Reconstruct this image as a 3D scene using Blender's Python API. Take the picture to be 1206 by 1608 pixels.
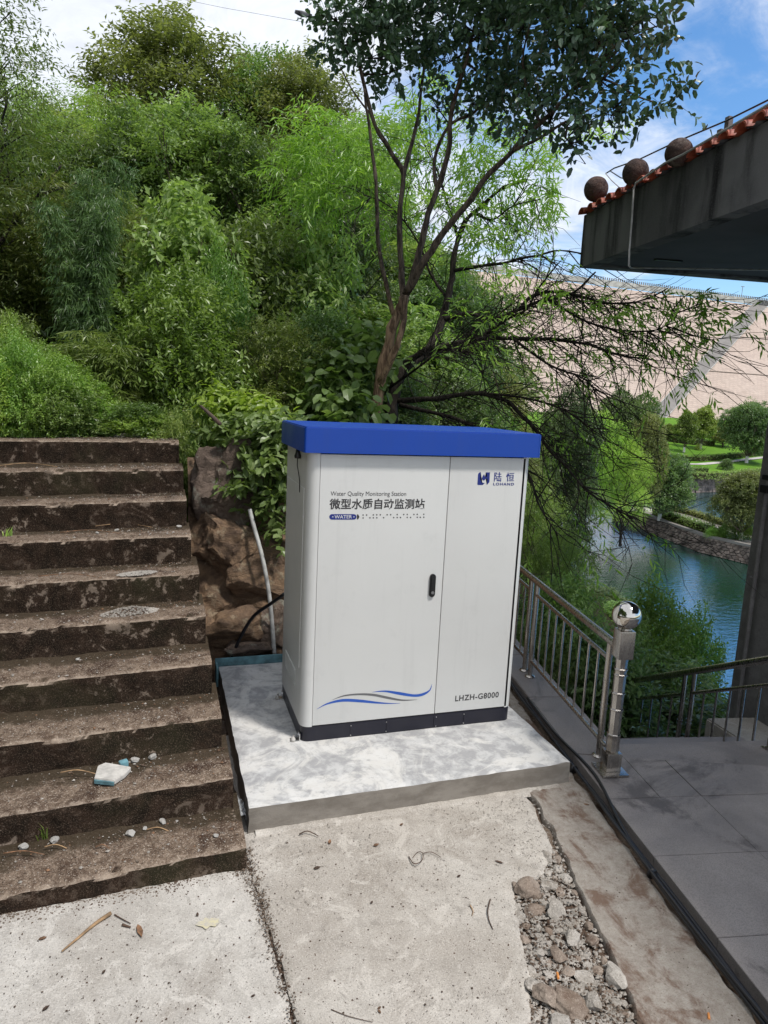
import bpy, bmesh, math, random
import numpy as np
from mathutils import Vector, Matrix, noise
sc = bpy.context.scene
for o in list(bpy.data.objects): bpy.data.objects.remove(o)
C = sc.collection
random.seed(7); RNG = np.random.default_rng(7)

# ------------------------------------------------------------------ camera
CAM = np.array([-0.6942, -3.3451, 1.8105]); YAW, PIT, ROL, FPX = 0.3164, -0.1646, 0.0481, 1091.29
_f = np.array([math.sin(YAW)*math.cos(PIT), math.cos(YAW)*math.cos(PIT), math.sin(PIT)])
_r = np.array([math.cos(YAW), -math.sin(YAW), 0.0]); _u = np.cross(_r, _f)
_A = math.cos(ROL)*_r + math.sin(ROL)*_u; _U = -math.sin(ROL)*_r + math.cos(ROL)*_u
cd = bpy.data.cameras.new('camera'); cam = bpy.data.objects.new('camera', cd); C.objects.link(cam)
cd.sensor_width = 36; cd.sensor_fit = 'AUTO'; cd.lens = FPX/1608*36; cd.clip_start = 0.05; cd.clip_end = 3000
M = Matrix.Identity(4)
for i in range(3):
    M[i][0] = _A[i]; M[i][1] = _U[i]; M[i][2] = -_f[i]; M[i][3] = CAM[i]
cam.matrix_world = M; sc.camera = cam

# ------------------------------------------------------------------ light
SUN = Vector((0.30, -0.36, 0.88)).normalized()
w = bpy.data.worlds.new('World'); sc.world = w; w.use_nodes = True
nt = w.node_tree; nt.nodes.clear(); N = nt.nodes.new; L = nt.links.new
sky = N('ShaderNodeTexSky'); sky.sky_type = 'NISHITA'; sky.sun_disc = False
sky.sun_elevation = math.asin(SUN.z); sky.sun_rotation = math.atan2(SUN.x, SUN.y)
sky.air_density = 1.0; sky.dust_density = 0.6; sky.ozone_density = 2.0
tc = N('ShaderNodeTexCoord'); sep = N('ShaderNodeSeparateXYZ'); L(tc.outputs['Generated'], sep.inputs[0])
def wm(op, a, b=None, clamp=False):
    n = N('ShaderNodeMath'); n.operation = op; n.use_clamp = clamp
    for i, v in enumerate((a, b)):
        if v is None: continue
        if isinstance(v, (int, float)): n.inputs[i].default_value = v
        else: L(v, n.inputs[i])
    return n.outputs[0]
zz = wm('ADD', wm('MAXIMUM', sep.outputs[2], 0.0), 0.22)
cmb = N('ShaderNodeCombineXYZ'); L(wm('DIVIDE', sep.outputs[0], zz), cmb.inputs[0]); L(wm('DIVIDE', sep.outputs[1], zz), cmb.inputs[1])
def wnoise(scale, detail, rough, dist, off):
    mp = N('ShaderNodeMapping'); mp.inputs['Location'].default_value = off; L(cmb.outputs[0], mp.inputs[0])
    n = N('ShaderNodeTexNoise'); n.inputs['Scale'].default_value = scale; n.inputs['Detail'].default_value = detail
    n.inputs['Roughness'].default_value = rough; n.inputs['Distortion'].default_value = dist; L(mp.outputs[0], n.inputs[0]); return n.outputs[0]
n1 = wnoise(1.1, 9, 0.58, 0.5, (3.1, 1.7, 0)); n2 = wnoise(0.45, 3, 0.5, 0.2, (0.4, 5.2, 2)); n3 = wnoise(5.0, 8, 0.65, 0.8, (7, 2, 1))
# the cloud sheet thickens towards the left (north-west) of the view and breaks up to the right
side = wm('MULTIPLY', sep.outputs[0], -0.42)
cov = wm('ADD', wm('ADD', wm('MULTIPLY', n1, 0.75), wm('MULTIPLY', n2, 0.45)), wm('ADD', side, wm('MULTIPLY', n3, 0.16)))
cr = N('ShaderNodeMapRange'); cr.inputs[1].default_value = 0.41; cr.inputs[2].default_value = 0.575; L(cov, cr.inputs[0]); cr.interpolation_type = 'SMOOTHSTEP'
shade = N('ShaderNodeMapRange'); L(n3, shade.inputs[0]); shade.inputs[1].default_value = 0.3; shade.inputs[2].default_value = 0.7; shade.inputs[3].default_value = 4.9; shade.inputs[4].default_value = 6.9
ccol = N('ShaderNodeCombineXYZ')
for i, k in enumerate((0.95, 0.985, 1.06)): L(wm('MULTIPLY', shade.outputs[0], k), ccol.inputs[i])
mx = N('ShaderNodeMix'); mx.data_type = 'RGBA'; L(wm('MULTIPLY', cr.outputs[0], 0.93), mx.inputs[0]); hsv = N('ShaderNodeHueSaturation'); hsv.inputs['Saturation'].default_value = 1.25; hsv.inputs['Value'].default_value = 1.12; L(sky.outputs[0], hsv.inputs['Color']); L(hsv.outputs[0], mx.inputs[6]); L(ccol.outputs[0], mx.inputs[7])
bg = N('ShaderNodeBackground'); bg.inputs[1].default_value = 0.13; L(mx.outputs[2], bg.inputs[0])
wo = N('ShaderNodeOutputWorld'); L(bg.outputs[0], wo.inputs[0])
sd = bpy.data.lights.new('sun', 'SUN'); sd.energy = 2.6; sd.angle = math.radians(7); sd.color = (1.0, 0.955, 0.89)
so = bpy.data.objects.new('sun', sd); C.objects.link(so); so.rotation_euler = SUN.to_track_quat('Z', 'Y').to_euler()
sc.view_settings.view_transform = 'Standard'; sc.view_settings.look = 'None'; sc.view_settings.gamma = 1
sc.view_settings.use_curve_mapping = False; sc.view_settings.exposure = 0.45

# ------------------------------------------------------------------ picture-to-place helpers (real points on real planes)
def ray(x, y): return _f + (x-603)/FPX*_A - (y-804)/FPX*_U
def atz(x, y, z): d = ray(x, y); return CAM + d*((z-CAM[2])/d[2])
def atd(x, y, dist): d = ray(x, y); return CAM + d*(dist/np.hypot(d[0], d[1]))
def atY(x, y, Y): d = ray(x, y); return CAM + d*((Y-CAM[1])/d[1])
def atX(x, y, X): d = ray(x, y); return CAM + d*((X-CAM[0])/d[0])

# ------------------------------------------------------------------ object helpers
def tag(o, label=None, cat=None, group=None, kind=None):
    if label: o['label'] = label
    if cat: o['category'] = cat
    if group: o['group'] = group
    if kind: o['kind'] = kind
    return o
def empty(name, loc=(0, 0, 0), label=None, cat=None, group=None, rz=0):
    o = bpy.data.objects.new(name, None); o.empty_display_size = 0.1; o.location = loc; o.rotation_euler = (0, 0, rz); C.objects.link(o)
    return tag(o, label, cat, group)
class MB:
    """collects shapes; build() links them as one mesh object, vertices given in world (or local) coordinates"""
    def __init__(s): s.v = []; s.f = []; s.n = 0
    def add(s, v, f):
        v = np.asarray(v, float).reshape(-1, 3); s.v.append(v); s.f += [tuple(int(i)+s.n for i in q) for q in f]; s.n += len(v); return s
    def box(s, a, b, bev=0.0, mtx=None):
        bm = bmesh.new(); bmesh.ops.create_cube(bm, size=1)
        a = np.array(a, float); b = np.array(b, float)
        for v in bm.verts: v.co = Vector(((a+b)/2 + np.array(v.co)*(b-a)))
        if bev: bmesh.ops.bevel(bm, geom=list(bm.edges), offset=bev, segments=2, profile=0.7, affect='EDGES')
        if mtx is not None: bmesh.ops.transform(bm, matrix=mtx, verts=bm.verts)
        bm.verts.index_update(); s.add([v.co[:] for v in bm.verts], [[v.index for v in f.verts] for f in bm.faces]); bm.free(); return s
    def tube(s, pts, r, sides=8, cap=True):
        pts = [Vector(p) for p in pts]; n = len(pts)
        rr = list(r) if hasattr(r, '__len__') else [r]*n
        vs = []; prev = None
        for i, p in enumerate(pts):
            t = (pts[min(i+1, n-1)] - pts[max(i-1, 0)]).normalized()
            if prev is None: a = t.orthogonal().normalized()
            else: a = (prev - t*prev.dot(t)); a = a.normalized() if a.length > 1e-6 else t.orthogonal().normalized()
            prev = a; b = t.cross(a)
            for k in range(sides):
                th = 2*math.pi*k/sides; vs.append((p + (a*math.cos(th)+b*math.sin(th))*rr[i])[:])
        fs = []
        for i in range(n-1):
            for k in range(sides):
                k2 = (k+1) % sides; fs.append((i*sides+k, i*sides+k2, (i+1)*sides+k2, (i+1)*sides+k))
        if cap: fs.append(tuple(range(sides))[::-1]); fs.append(tuple((n-1)*sides+k for k in range(sides)))
        return s.add(vs, fs)
    def lathe(s, c, prof, sides=24, axis=None):
        c = np.array(c, float); vs = []; m = len(prof)
        for (r, z) in prof:
            for k in range(sides):
                th = 2*math.pi*k/sides; vs.append(c + np.array([r*math.cos(th), r*math.sin(th), z]))
        fs = []
        for i in range(m-1):
            for k in range(sides):
                k2 = (k+1) % sides; fs.append((i*sides+k, i*sides+k2, (i+1)*sides+k2, (i+1)*sides+k))
        fs.append(tuple(range(sides))[::-1]); fs.append(tuple((m-1)*sides+k for k in range(sides)))
        return s.add(vs, fs)
    def prism(s, poly, z0, z1, bev=0.0):
        poly = [tuple(p[:2]) for p in poly]
        ar = sum(poly[i][0]*poly[(i+1) % len(poly)][1]-poly[(i+1) % len(poly)][0]*poly[i][1] for i in range(len(poly)))
        if ar < 0: poly = poly[::-1]
        bm = bmesh.new(); vs = [bm.verts.new((x, y, z0)) for x, y in poly]; f = bm.faces.new(vs[::-1])
        r = bmesh.ops.extrude_face_region(bm, geom=[f]); nv = [g for g in r['geom'] if isinstance(g, bmesh.types.BMVert)]
        for v in nv: v.co.z = z1
        bmesh.ops.recalc_face_normals(bm, faces=bm.faces)
        if bev: bmesh.ops.bevel(bm, geom=[e for e in bm.edges if e.verts[0].co.z > z1-1e-6 or e.verts[1].co.z > z1-1e-6], offset=bev, segments=2, affect='EDGES')
        bm.verts.index_update(); s.add([v.co[:] for v in bm.verts], [[v.index for v in g.verts] for g in bm.faces]); bm.free(); return s
    def build(s, name, mat, parent=None, smooth=False, origin=None):
        V = np.vstack(s.v)
        if parent is not None:
            og = np.array(parent.location[:]); V = V - og
            gp = parent.parent
            while gp is not None: V = V - np.array(gp.location[:]); gp = gp.parent
        elif origin is not None: V = V - np.array(origin)
        me = bpy.data.meshes.new(name); me.from_pydata(V.tolist(), [], s.f); me.materials.append(mat)
        if smooth: me.shade_smooth() if smooth is True else me.set_sharp_from_angle(angle=math.radians(smooth))
        if smooth and smooth is not True: me.polygons.foreach_set('use_smooth', [True]*len(me.polygons))
        o = bpy.data.objects.new(name, me); C.objects.link(o); o.parent = parent
        if parent is None and origin is not None: o.location = origin
        me.update(); return o
def fastmesh(name, V, F, mat, tint=None, smooth=False):
    """V (n,3), F (m,k) numpy"""
    me = bpy.data.meshes.new(name); k = F.shape[1]
    me.vertices.add(len(V)); me.vertices.foreach_set('co', V.astype(np.float32).ravel())
    me.loops.add(F.size); me.loops.foreach_set('vertex_index', F.astype(np.int32).ravel())
    me.polygons.add(len(F)); me.polygons.foreach_set('loop_start', np.arange(0, F.size, k, dtype=np.int32))
    try: me.polygons.foreach_set('loop_total', np.full(len(F), k, dtype=np.int32))
    except Exception: pass
    me.polygons.foreach_set('use_smooth', np.full(len(F), smooth))
    if tint is not None:
        at = me.attributes.new('tint', 'FLOAT', 'POINT'); at.data.foreach_set('value', tint.astype(np.float32))
    me.materials.append(mat); me.update(calc_edges=True); me.validate(); return me
def link(name, me, parent=None, loc=(0, 0, 0), rz=0.0, sca=(1, 1, 1)):
    o = bpy.data.objects.new(name, me); C.objects.link(o); o.parent = parent; o.location = loc; o.rotation_euler = (0, 0, rz); o.scale = sca; return o
def copy_tree(o, parent=None):
    c = o.copy(); C.objects.link(c); c.parent = parent
    for ch in list(o.children): copy_tree(ch, c)
    return c
def fbm(x, y, z=0.0, s=1.0, oc=4): return noise.fractal(Vector((x*s, y*s, z*s)), 1.0, 2.0, oc)
def sstep(a, b, x): t = np.clip((np.asarray(x, float)-a)/(b-a), 0, 1); return t*t*(3-2*t)

# ------------------------------------------------------------------ materials
class NM:
    def __init__(s, name):
        s.m = bpy.data.materials.new(name); s.m.use_nodes = True; s.t = s.m.node_tree; s.t.nodes.clear()
        s.out = s.n('ShaderNodeOutputMaterial'); s.p = s.n('ShaderNodeBsdfPrincipled'); s.l(s.p.outputs[0], s.out.inputs[0])
        s.pos = s.n('ShaderNodeNewGeometry').outputs['Position']; s.obj = s.n('ShaderNodeTexCoord').outputs['Object']
    def n(s, t): return s.t.nodes.new(t)
    def l(s, a, b): s.t.links.new(a, b)
    def setv(s, sock, v):
        if isinstance(v, (int, float)): sock.default_value = v
        elif isinstance(v, tuple): sock.default_value = v if len(v) == 4 or sock.type == 'VECTOR' else (*v, 1)
        else: s.l(v, sock)
    def noise(s, scale, detail=6, rough=0.55, dist=0.0, co=None, stretch=None, off=(0, 0, 0)):
        co = co if co is not None else s.pos
        mp = s.n('ShaderNodeMapping'); mp.inputs['Scale'].default_value = stretch or (1, 1, 1); mp.inputs['Location'].default_value = off; s.l(co, mp.inputs[0])
        k = s.n('ShaderNodeTexNoise'); k.inputs['Scale'].default_value = scale; k.inputs['Detail'].default_value = detail; k.inputs['Roughness'].default_value = rough; k.inputs['Distortion'].default_value = dist
        s.l(mp.outputs[0], k.inputs[0]); return k.outputs[0]
    def voro(s, scale, feature='F1', co=None, rnd=1.0, out=0):
        k = s.n('ShaderNodeTexVoronoi'); k.feature = feature; k.inputs['Scale'].default_value = scale; k.inputs['Randomness'].default_value = rnd; s.l(co if co is not None else s.pos, k.inputs[0]); return k.outputs[out]
    def rng(s, v, a, b, c=0.0, d=1.0, smooth=True):
        k = s.n('ShaderNodeMapRange'); k.interpolation_type = 'SMOOTHSTEP' if smooth else 'LINEAR'; s.l(v, k.inputs[0])
        for i, x in enumerate((a, b, c, d)): k.inputs[i+1].default_value = x
        return k.outputs[0]
    def math(s, op, a, b=None):
        k = s.n('ShaderNodeMath'); k.operation = op; s.setv(k.inputs[0], a)
        if b is not None: s.setv(k.inputs[1], b)
        return k.outputs[0]
    def mix(s, f, a, b, mode='MIX'):
        k = s.n('ShaderNodeMix'); k.data_type = 'RGBA'; k.blend_type = mode; s.setv(k.inputs[0], f); s.setv(k.inputs[6], a); s.setv(k.inputs[7], b); return k.outputs[2]
    def bump(s, h, dist=0.01, strength=1.0, prev=None):
        k = s.n('ShaderNodeBump'); k.inputs['Distance'].default_value = dist; k.inputs['Strength'].default_value = strength; s.l(h, k.inputs['Height'])
        if prev is not None: s.l(prev, k.inputs['Normal'])
        return k.outputs[0]
    def fin(s, col, rough=0.6, normal=None, metal=0.0, spec=0.5, coat=0.0):
        s.setv(s.p.inputs['Base Color'], col); s.setv(s.p.inputs['Roughness'], rough); s.setv(s.p.inputs['Metallic'], metal)
        s.p.inputs['Specular IOR Level'].default_value = spec; s.p.inputs['Coat Weight'].default_value = coat
        if normal is not None: s.l(normal, s.p.inputs['Normal'])
        return s.m
def simple(name, col, rough=0.5, metal=0.0, var=0.06, scale=20, bump=0.0, spec=0.5, coat=0.0):
    k = NM(name); n = k.noise(scale, 5, co=k.obj)
    dark = tuple(c*(1-var*2) for c in col); lite = tuple(min(1, c*(1+var*2)) for c in col)
    c = k.mix(k.rng(n, .3, .7), dark, lite)
    return k.fin(c, k.rng(n, .2, .8, max(0, rough-.05), min(1, rough+.05)), k.bump(n, bump) if bump else None, metal, spec, coat)

def concrete(name, a, b, dirt, dscale=1.6, dlo=.5, dhi=.68, fine=1.0):
    k = NM(name); big = k.noise(2.3, 7, .6); mid = k.noise(14, 6, .65, off=(4, 2, 1)); fin = k.noise(160, 3, .7); sp = k.voro(95)
    c = k.mix(k.rng(big, .35, .65), a, b); c = k.mix(k.math('MULTIPLY', k.rng(mid, .45, .7), .45), c, tuple(x*.72 for x in a))
    c = k.mix(k.math('MULTIPLY', k.rng(k.noise(dscale, 8, .68, .6, off=(9, 3, 5)), dlo, dhi), .8), c, dirt); c = k.mix(k.math('MULTIPLY', k.rng(k.noise(5.5, 9, .75, 1.5, off=(1, 7, 3)), .53, .60), .5), c, tuple(min(.8, x*1.22) for x in b)); c = k.mix(k.math('MULTIPLY', k.rng(k.noise(9, 9, .78, 2.5, off=(8, 2, 6)), .565, .60), .45), c, tuple(x*.6 for x in a))
    c = k.mix(k.math('MULTIPLY', k.rng(fin, .5, .66), .55*fine), c, tuple(x*.45 for x in a)); c = k.mix(k.math('MULTIPLY', k.rng(k.noise(210, 2, .6, off=(1, 9, 2)), .55, .66), .5*fine), c, tuple(min(.8, x*1.5) for x in b))
    pit = k.rng(k.math('ADD', sp, k.math('MULTIPLY', mid, .25)), .17, .24); c = k.mix(pit, tuple(x*.35 for x in a), c)
    h = k.math('ADD', k.math('MULTIPLY', mid, .5), k.math('ADD', k.math('MULTIPLY', fin, .28*fine), k.math('MULTIPLY', pit, .25)))
    return k.fin(c, .88, k.bump(h, .008, .9), spec=.25)
m_slab = concrete('poured_concrete', (.38, .352, .318), (.48, .455, .42), (.28, .25, .22), fine=.75)
m_slab2 = concrete('rough_poured_concrete', (.355, .322, .285), (.46, .43, .39), (.26, .228, .195), dscale=2.4, fine=.8)
def pad_mat():
    k = NM('fresh_pad_concrete'); cl = k.noise(3.2, 9, .68, 1.2); md = k.noise(11, 7, .7, .5, off=(3, 3, 3)); fn = k.noise(150, 3, .7)
    c = k.mix(k.rng(cl, .43, .56), (.55, .54, .52), (.32, .32, .325)); c = k.mix(k.math('MULTIPLY', k.rng(md, .42, .62), .55), c, (.60, .60, .595))
    c = k.mix(k.math('MULTIPLY', k.rng(k.noise(26, 6, .75, off=(5, 1, 8)), .52, .66), .5), c, (.27, .27, .275))
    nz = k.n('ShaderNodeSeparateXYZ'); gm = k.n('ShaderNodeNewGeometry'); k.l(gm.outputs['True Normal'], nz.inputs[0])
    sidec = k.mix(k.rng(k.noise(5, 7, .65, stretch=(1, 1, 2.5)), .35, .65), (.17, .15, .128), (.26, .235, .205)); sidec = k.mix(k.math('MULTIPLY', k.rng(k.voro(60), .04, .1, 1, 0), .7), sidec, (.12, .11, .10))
    c = k.mix(k.rng(nz.outputs[2], .3, .8), sidec, c)  # sides browner than the top, their shade also put into the colour
    return k.fin(c, .85, k.bump(k.math('ADD', k.math('MULTIPLY', cl, .6), k.math('MULTIPLY', fn, .2)), .006, .8), spec=.25)
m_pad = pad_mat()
def stair_mat():
    k = NM('mossy_step_concrete'); g = k.n('ShaderNodeNewGeometry'); nz = k.n('ShaderNodeSeparateXYZ'); k.l(g.outputs['True Normal'], nz.inputs[0]); top = k.rng(nz.outputs[2], .35, .75)
    a = k.noise(6, 9, .7, .8); b = k.noise(24, 7, .72, .4, off=(3, 8, 1)); f = k.noise(190, 3, .75); bl = k.noise(2.0, 5, .6, off=(7, 1, 4))
    # risers: black-brown algae with pale lichen patches; treads: worn tan concrete under brown moss crumbs
    ris = k.mix(k.rng(a, .38, .62), (.014, .010, .007), (.036, .022, .015)); ris = k.mix(k.math('MULTIPLY', k.rng(bl, .5, .72), .5), ris, (.045, .043, .022))
    ris = k.mix(k.math('MULTIPLY', k.rng(k.math('ADD', k.math('MULTIPLY', a, .55), k.math('MULTIPLY', b, .45)), .535, .585), k.rng(k.noise(1.7, 4, .6, off=(5, 5, 1)), .40, .60, .15, .95)), ris, (.27, .215, .17))
    ris = k.mix(k.math('MULTIPLY', k.rng(f, .53, .64), .6), ris, (.15, .11, .08))
    tr = k.mix(k.rng(b, .36, .62), (.27, .205, .155), (.13, .09, .065)); tr = k.mix(k.rng(k.noise(3.4, 7, .66, .5, off=(2, 2, 9)), .50, .64), tr, (.052, .030, .021))
    tr = k.mix(k.math('MULTIPLY', k.rng(f, .50, .60), .85), tr, (.045, .030, .022)); tr = k.mix(k.math('MULTIPLY', k.rng(k.noise(120, 3, .8, off=(8, 1, 1)), .56, .64), .85), tr, (.46, .39, .32))
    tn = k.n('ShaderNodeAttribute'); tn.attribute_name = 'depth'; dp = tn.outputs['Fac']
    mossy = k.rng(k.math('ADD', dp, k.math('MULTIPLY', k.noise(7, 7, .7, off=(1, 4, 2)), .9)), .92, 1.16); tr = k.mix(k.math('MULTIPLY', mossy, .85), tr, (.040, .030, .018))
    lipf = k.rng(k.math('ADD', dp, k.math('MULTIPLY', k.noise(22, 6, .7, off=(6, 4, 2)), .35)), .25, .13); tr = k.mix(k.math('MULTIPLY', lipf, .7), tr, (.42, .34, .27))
    c = k.mix(top, ris, tr)
    return k.fin(c, .95, k.bump(k.math('ADD', k.math('MULTIPLY', b, .6), k.math('MULTIPLY', f, .35)), .012, 1.0), spec=.12)
m_stair = stair_mat()
def granite():
    k = NM('weathered_granite_paving'); a = k.noise(1.7, 8, .62, .8); b = k.noise(260, 2, .7); d = k.noise(9, 8, .7, .7, off=(2, 6, 1)); wet = k.noise(1.25, 8, .7, .9, off=(-5.4, 3.3, 0))
    c = k.mix(k.rng(a, .35, .65), (.235, .212, .203), (.34, .305, .288)); c = k.mix(k.math('MULTIPLY', k.rng(d, .45, .62), .4), c, (.28, .25, .23))
    c = k.mix(k.math('MULTIPLY', k.rng(b, .45, .62), .4), c, (.09, .082, .084)); c = k.mix(k.math('MULTIPLY', k.rng(wet, .54, .66), .65), c, (.05, .044, .046))
    c = k.mix(k.math('MULTIPLY', k.rng(k.noise(33, 6, .75, off=(6, 6, 6)), .64, .72), .7), c, (.30, .28, .26))
    return k.fin(c, k.rng(a, .3, .7, .55, .75), k.bump(k.math('ADD', k.math('MULTIPLY', b, .5), d), .0025, .8), spec=.4)
m_granite = granite()
def soil():
    k = NM('stained_dirt'); a = k.noise(3.5, 8, .7, .6); b = k.noise(45, 5, .75); c = k.mix(k.rng(a, .35, .65), (.085, .052, .036), (.19, .145, .11)); c = k.mix(k.math('MULTIPLY', k.rng(b, .5, .68), .7), c, (.30, .26, .22))
    return k.fin(c, .95, k.bump(k.math('ADD', a, b), .015, 1), spec=.15)
m_soil = soil()
def strip_mat():
    k = NM('soil_stained_concrete'); a = k.noise(2.4, 8, .68, .9, stretch=(2.2, .8, 1), off=(3, 0, 0)); a = k.math('ADD', k.math('MULTIPLY', a, .6), k.math('MULTIPLY', k.noise(8, 8, .75, .8, off=(4, 4, 4)), .42)); b = k.noise(30, 6, .72); f = k.noise(180, 3, .75)
    c = k.mix(k.rng(b, .35, .65), (.33, .29, .25), (.43, .39, .345)); c = k.mix(k.math('MULTIPLY', k.rng(a, .48, .60), .85), c, (.16, .095, .065)); c = k.mix(k.math('MULTIPLY', k.rng(f, .52, .72), .5), c, (.12, .085, .06))
    return k.fin(c, .93, k.bump(k.math('ADD', b, f), .008, 1), spec=.2)
m_strip = strip_mat()
def terrain_mat():
    k = NM('leafy_earth'); a = k.noise(.8, 8, .7); b = k.noise(9, 7, .75)
    c = k.mix(k.rng(a, .35, .65), (.032, .045, .014), (.05, .038, .02)); c = k.mix(k.math('MULTIPLY', k.rng(b, .45, .65), .6), c, (.03, .055, .012))
    return k.fin(c, .95, k.bump(b, .15, 1), spec=.1)
m_terrain = terrain_mat()
def rock_mat(name, A, B, Cc):
    k = NM(name); a = k.noise(4, 9, .72, 1.2, stretch=(1, 1, 1.8)); b = k.noise(22, 7, .75); l = k.noise(7.5, 6, .7, off=(2, 5, 2)); cr = k.voro(3.3, 'DISTANCE_TO_EDGE')
    c = k.mix(k.rng(a, .36, .62), A, B); c = k.mix(k.math('MULTIPLY', k.rng(l, .54, .66), .7), c, Cc); c = k.mix(k.math('MULTIPLY', k.rng(b, .5, .7), .55), c, tuple(x*.35 for x in A))
    return k.fin(c, .9, k.bump(k.math('ADD', a, k.math('MULTIPLY', b, .5)), .05, 1), spec=.2)
m_rock = rock_mat('ochre_rock', (.28, .185, .115), (.14, .095, .068), (.40, .33, .23))
m_rock2 = rock_mat('grey_brown_rock', (.20, .15, .12), (.11, .082, .066), (.32, .33, .27))
m_rubble = concrete('broken_concrete', (.27, .245, .215), (.40, .37, .335), (.20, .165, .13), dscale=9, fine=.9)
m_rubble_brown = concrete('earth_stained_concrete', (.16, .115, .085), (.30, .25, .21), (.09, .052, .036), dscale=9, fine=.7)
m_white = None
def paint(name, col, rough, coat=0.0, bump=.0004):
    k = NM(name); a = k.noise(2.2, 6, .6); f = k.noise(420, 2, .5, co=k.obj); d = k.noise(7, 8, .7, off=(3, 3, 1))
    c = k.mix(k.rng(a, .3, .7), tuple(x*.965 for x in col), col); c = k.mix(k.math('MULTIPLY', k.rng(d, .54, .68), .16), c, tuple(x*.74 for x in col)); c = k.mix(k.math('MULTIPLY', k.rng(k.noise(16, 6, .65, stretch=(1, 1, .07), off=(2, 0, 3)), .54, .66), .12), c, tuple(x*.66+.03 for x in col))
    return k.fin(c, k.rng(d, .3, .7, rough-.05, rough+.07), k.bump(f, bump, .6), spec=.45, coat=coat)
m_cab = paint('warm_grey_powder_coat', (.63, .63, .615), .42)
m_blue = paint('blue_powder_coat', (.006, .055, .36), .38)
m_plinth = paint('black_plinth_paint', (.012, .012, .022), .35)
m_black = simple('black_plastic', (.012, .012, .013), .4)
m_rubber = simple('black_cable_sheath', (.010, .010, .013), .38, spec=.6)
m_steel = None
def steel(name, col, r0, r1, mtl=1.0):
    k = NM(name); a = k.noise(9, 7, .7, co=k.obj); b = k.noise(60, 5, .7, stretch=(1, 1, .15)); c = k.mix(k.rng(a, .4, .7), col, tuple(x*.8 for x in col)); return k.fin(c, k.rng(b, .35, .7, r0, r1), None, mtl)
m_steel = steel('dull_stainless_steel', (.44, .41, .375), .20, .36)
m_chrome = steel('polished_stainless_steel', (.66, .63, .58), .03, .09)
m_wall = concrete('grey_painted_render', (.13, .125, .122), (.18, .172, .168), (.095, .09, .088), fine=.6)
def fascia_mat():
    k = NM('streaked_dark_render'); s_ = k.noise(3.4, 7, .6, .3, stretch=(1, 1, .16)); a = k.noise(1.2, 6, .6); f = k.noise(120, 3, .7)
    c = k.mix(k.rng(s_, .42, .62), (.16, .158, .16), (.022, .021, .023)); c = k.mix(k.math('MULTIPLY', k.rng(a, .5, .7), .5), c, (.05, .05, .053)); c = k.mix(k.math('MULTIPLY', k.rng(f, .5, .7), .35), c, (.21, .208, .21))
    return k.fin(c, .9, k.bump(f, .006, .9), spec=.15)
m_fascia = fascia_mat()
m_soffit = simple('dark_soffit_paint', (.050, .049, .055), .85, var=.12, scale=3)
m_tile = simple('terracotta_tile', (.34, .075, .035), .6, var=.16, scale=9, bump=.004)
m_ballstone = rock_mat('lichened_ball_stone', (.13, .085, .07), (.075, .055, .05), (.24, .20, .17))
m_bluefoam = simple('pale_blue_formwork', (.12, .25, .29), .7, var=.2, scale=14, bump=.002)
m_pvc = simple('dusty_grey_pvc', (.40, .40, .39), .6, var=.12, scale=14)
m_galv = simple('galvanised_steel', (.55, .55, .55), .3, 1.0, var=.1, scale=30)
m_wood = simple('dry_split_wood', (.30, .19, .10), .8, var=.25, scale=18, bump=.003)
m_twig = simple('brown_twig', (.07, .042, .028), .85, var=.25, scale=30)
m_dleaf = simple('dead_leaf', (.16, .085, .045), .75, var=.3, scale=40)
m_plaster = simple('white_plaster', (.47, .45, .42), .9, var=.1, scale=25, bump=.004)
m_orange = simple('orange_paper', (.62, .24, .06), .7, var=.1)
m_ink = simple('charcoal_print', (.035, .033, .035), .5, var=.02)
m_navy = simple('navy_print', (.012, .025, .20), .5, var=.02)
m_lblue = simple('blue_print', (.02, .09, .42), .5, var=.02)
m_gprint = simple('grey_print', (.13, .13, .135), .5, var=.02)
m_wprint = simple('white_print', (.62, .62, .62), .5, var=.02)
def water_mat():
    k = NM('green_lake_water'); a = k.noise(1.1, 4, .55, .3, stretch=(1, 2.6, 1)); b = k.noise(4.2, 3, .5, .2, stretch=(1, 2.2, 1), off=(3, 1, 0)); g = k.noise(.06, 3, .5)
    h = k.math('ADD', k.math('MULTIPLY', a, .7), k.math('MULTIPLY', b, .3))
    k.p.inputs['IOR'].default_value = 1.4
    nb = k.bump(h, .055, 1.0); k.fin(k.mix(k.rng(g, .3, .7), (.003, .040, .014), (.004, .050, .020)), .03, nb, spec=.5)
    gl = k.n('ShaderNodeBsdfGlossy'); gl.inputs['Color'].default_value = (.60, .80, 1.0, 1); gl.inputs['Roughness'].default_value = .03; k.l(nb, gl.inputs['Normal'])
    ms = k.n('ShaderNodeMixShader'); ms.inputs[0].default_value = .5; k.l(k.p.outputs[0], ms.inputs[1]); k.l(gl.outputs[0], ms.inputs[2]); k.l(ms.outputs[0], k.out.inputs[0]); return k.m
m_water = water_mat()
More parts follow.
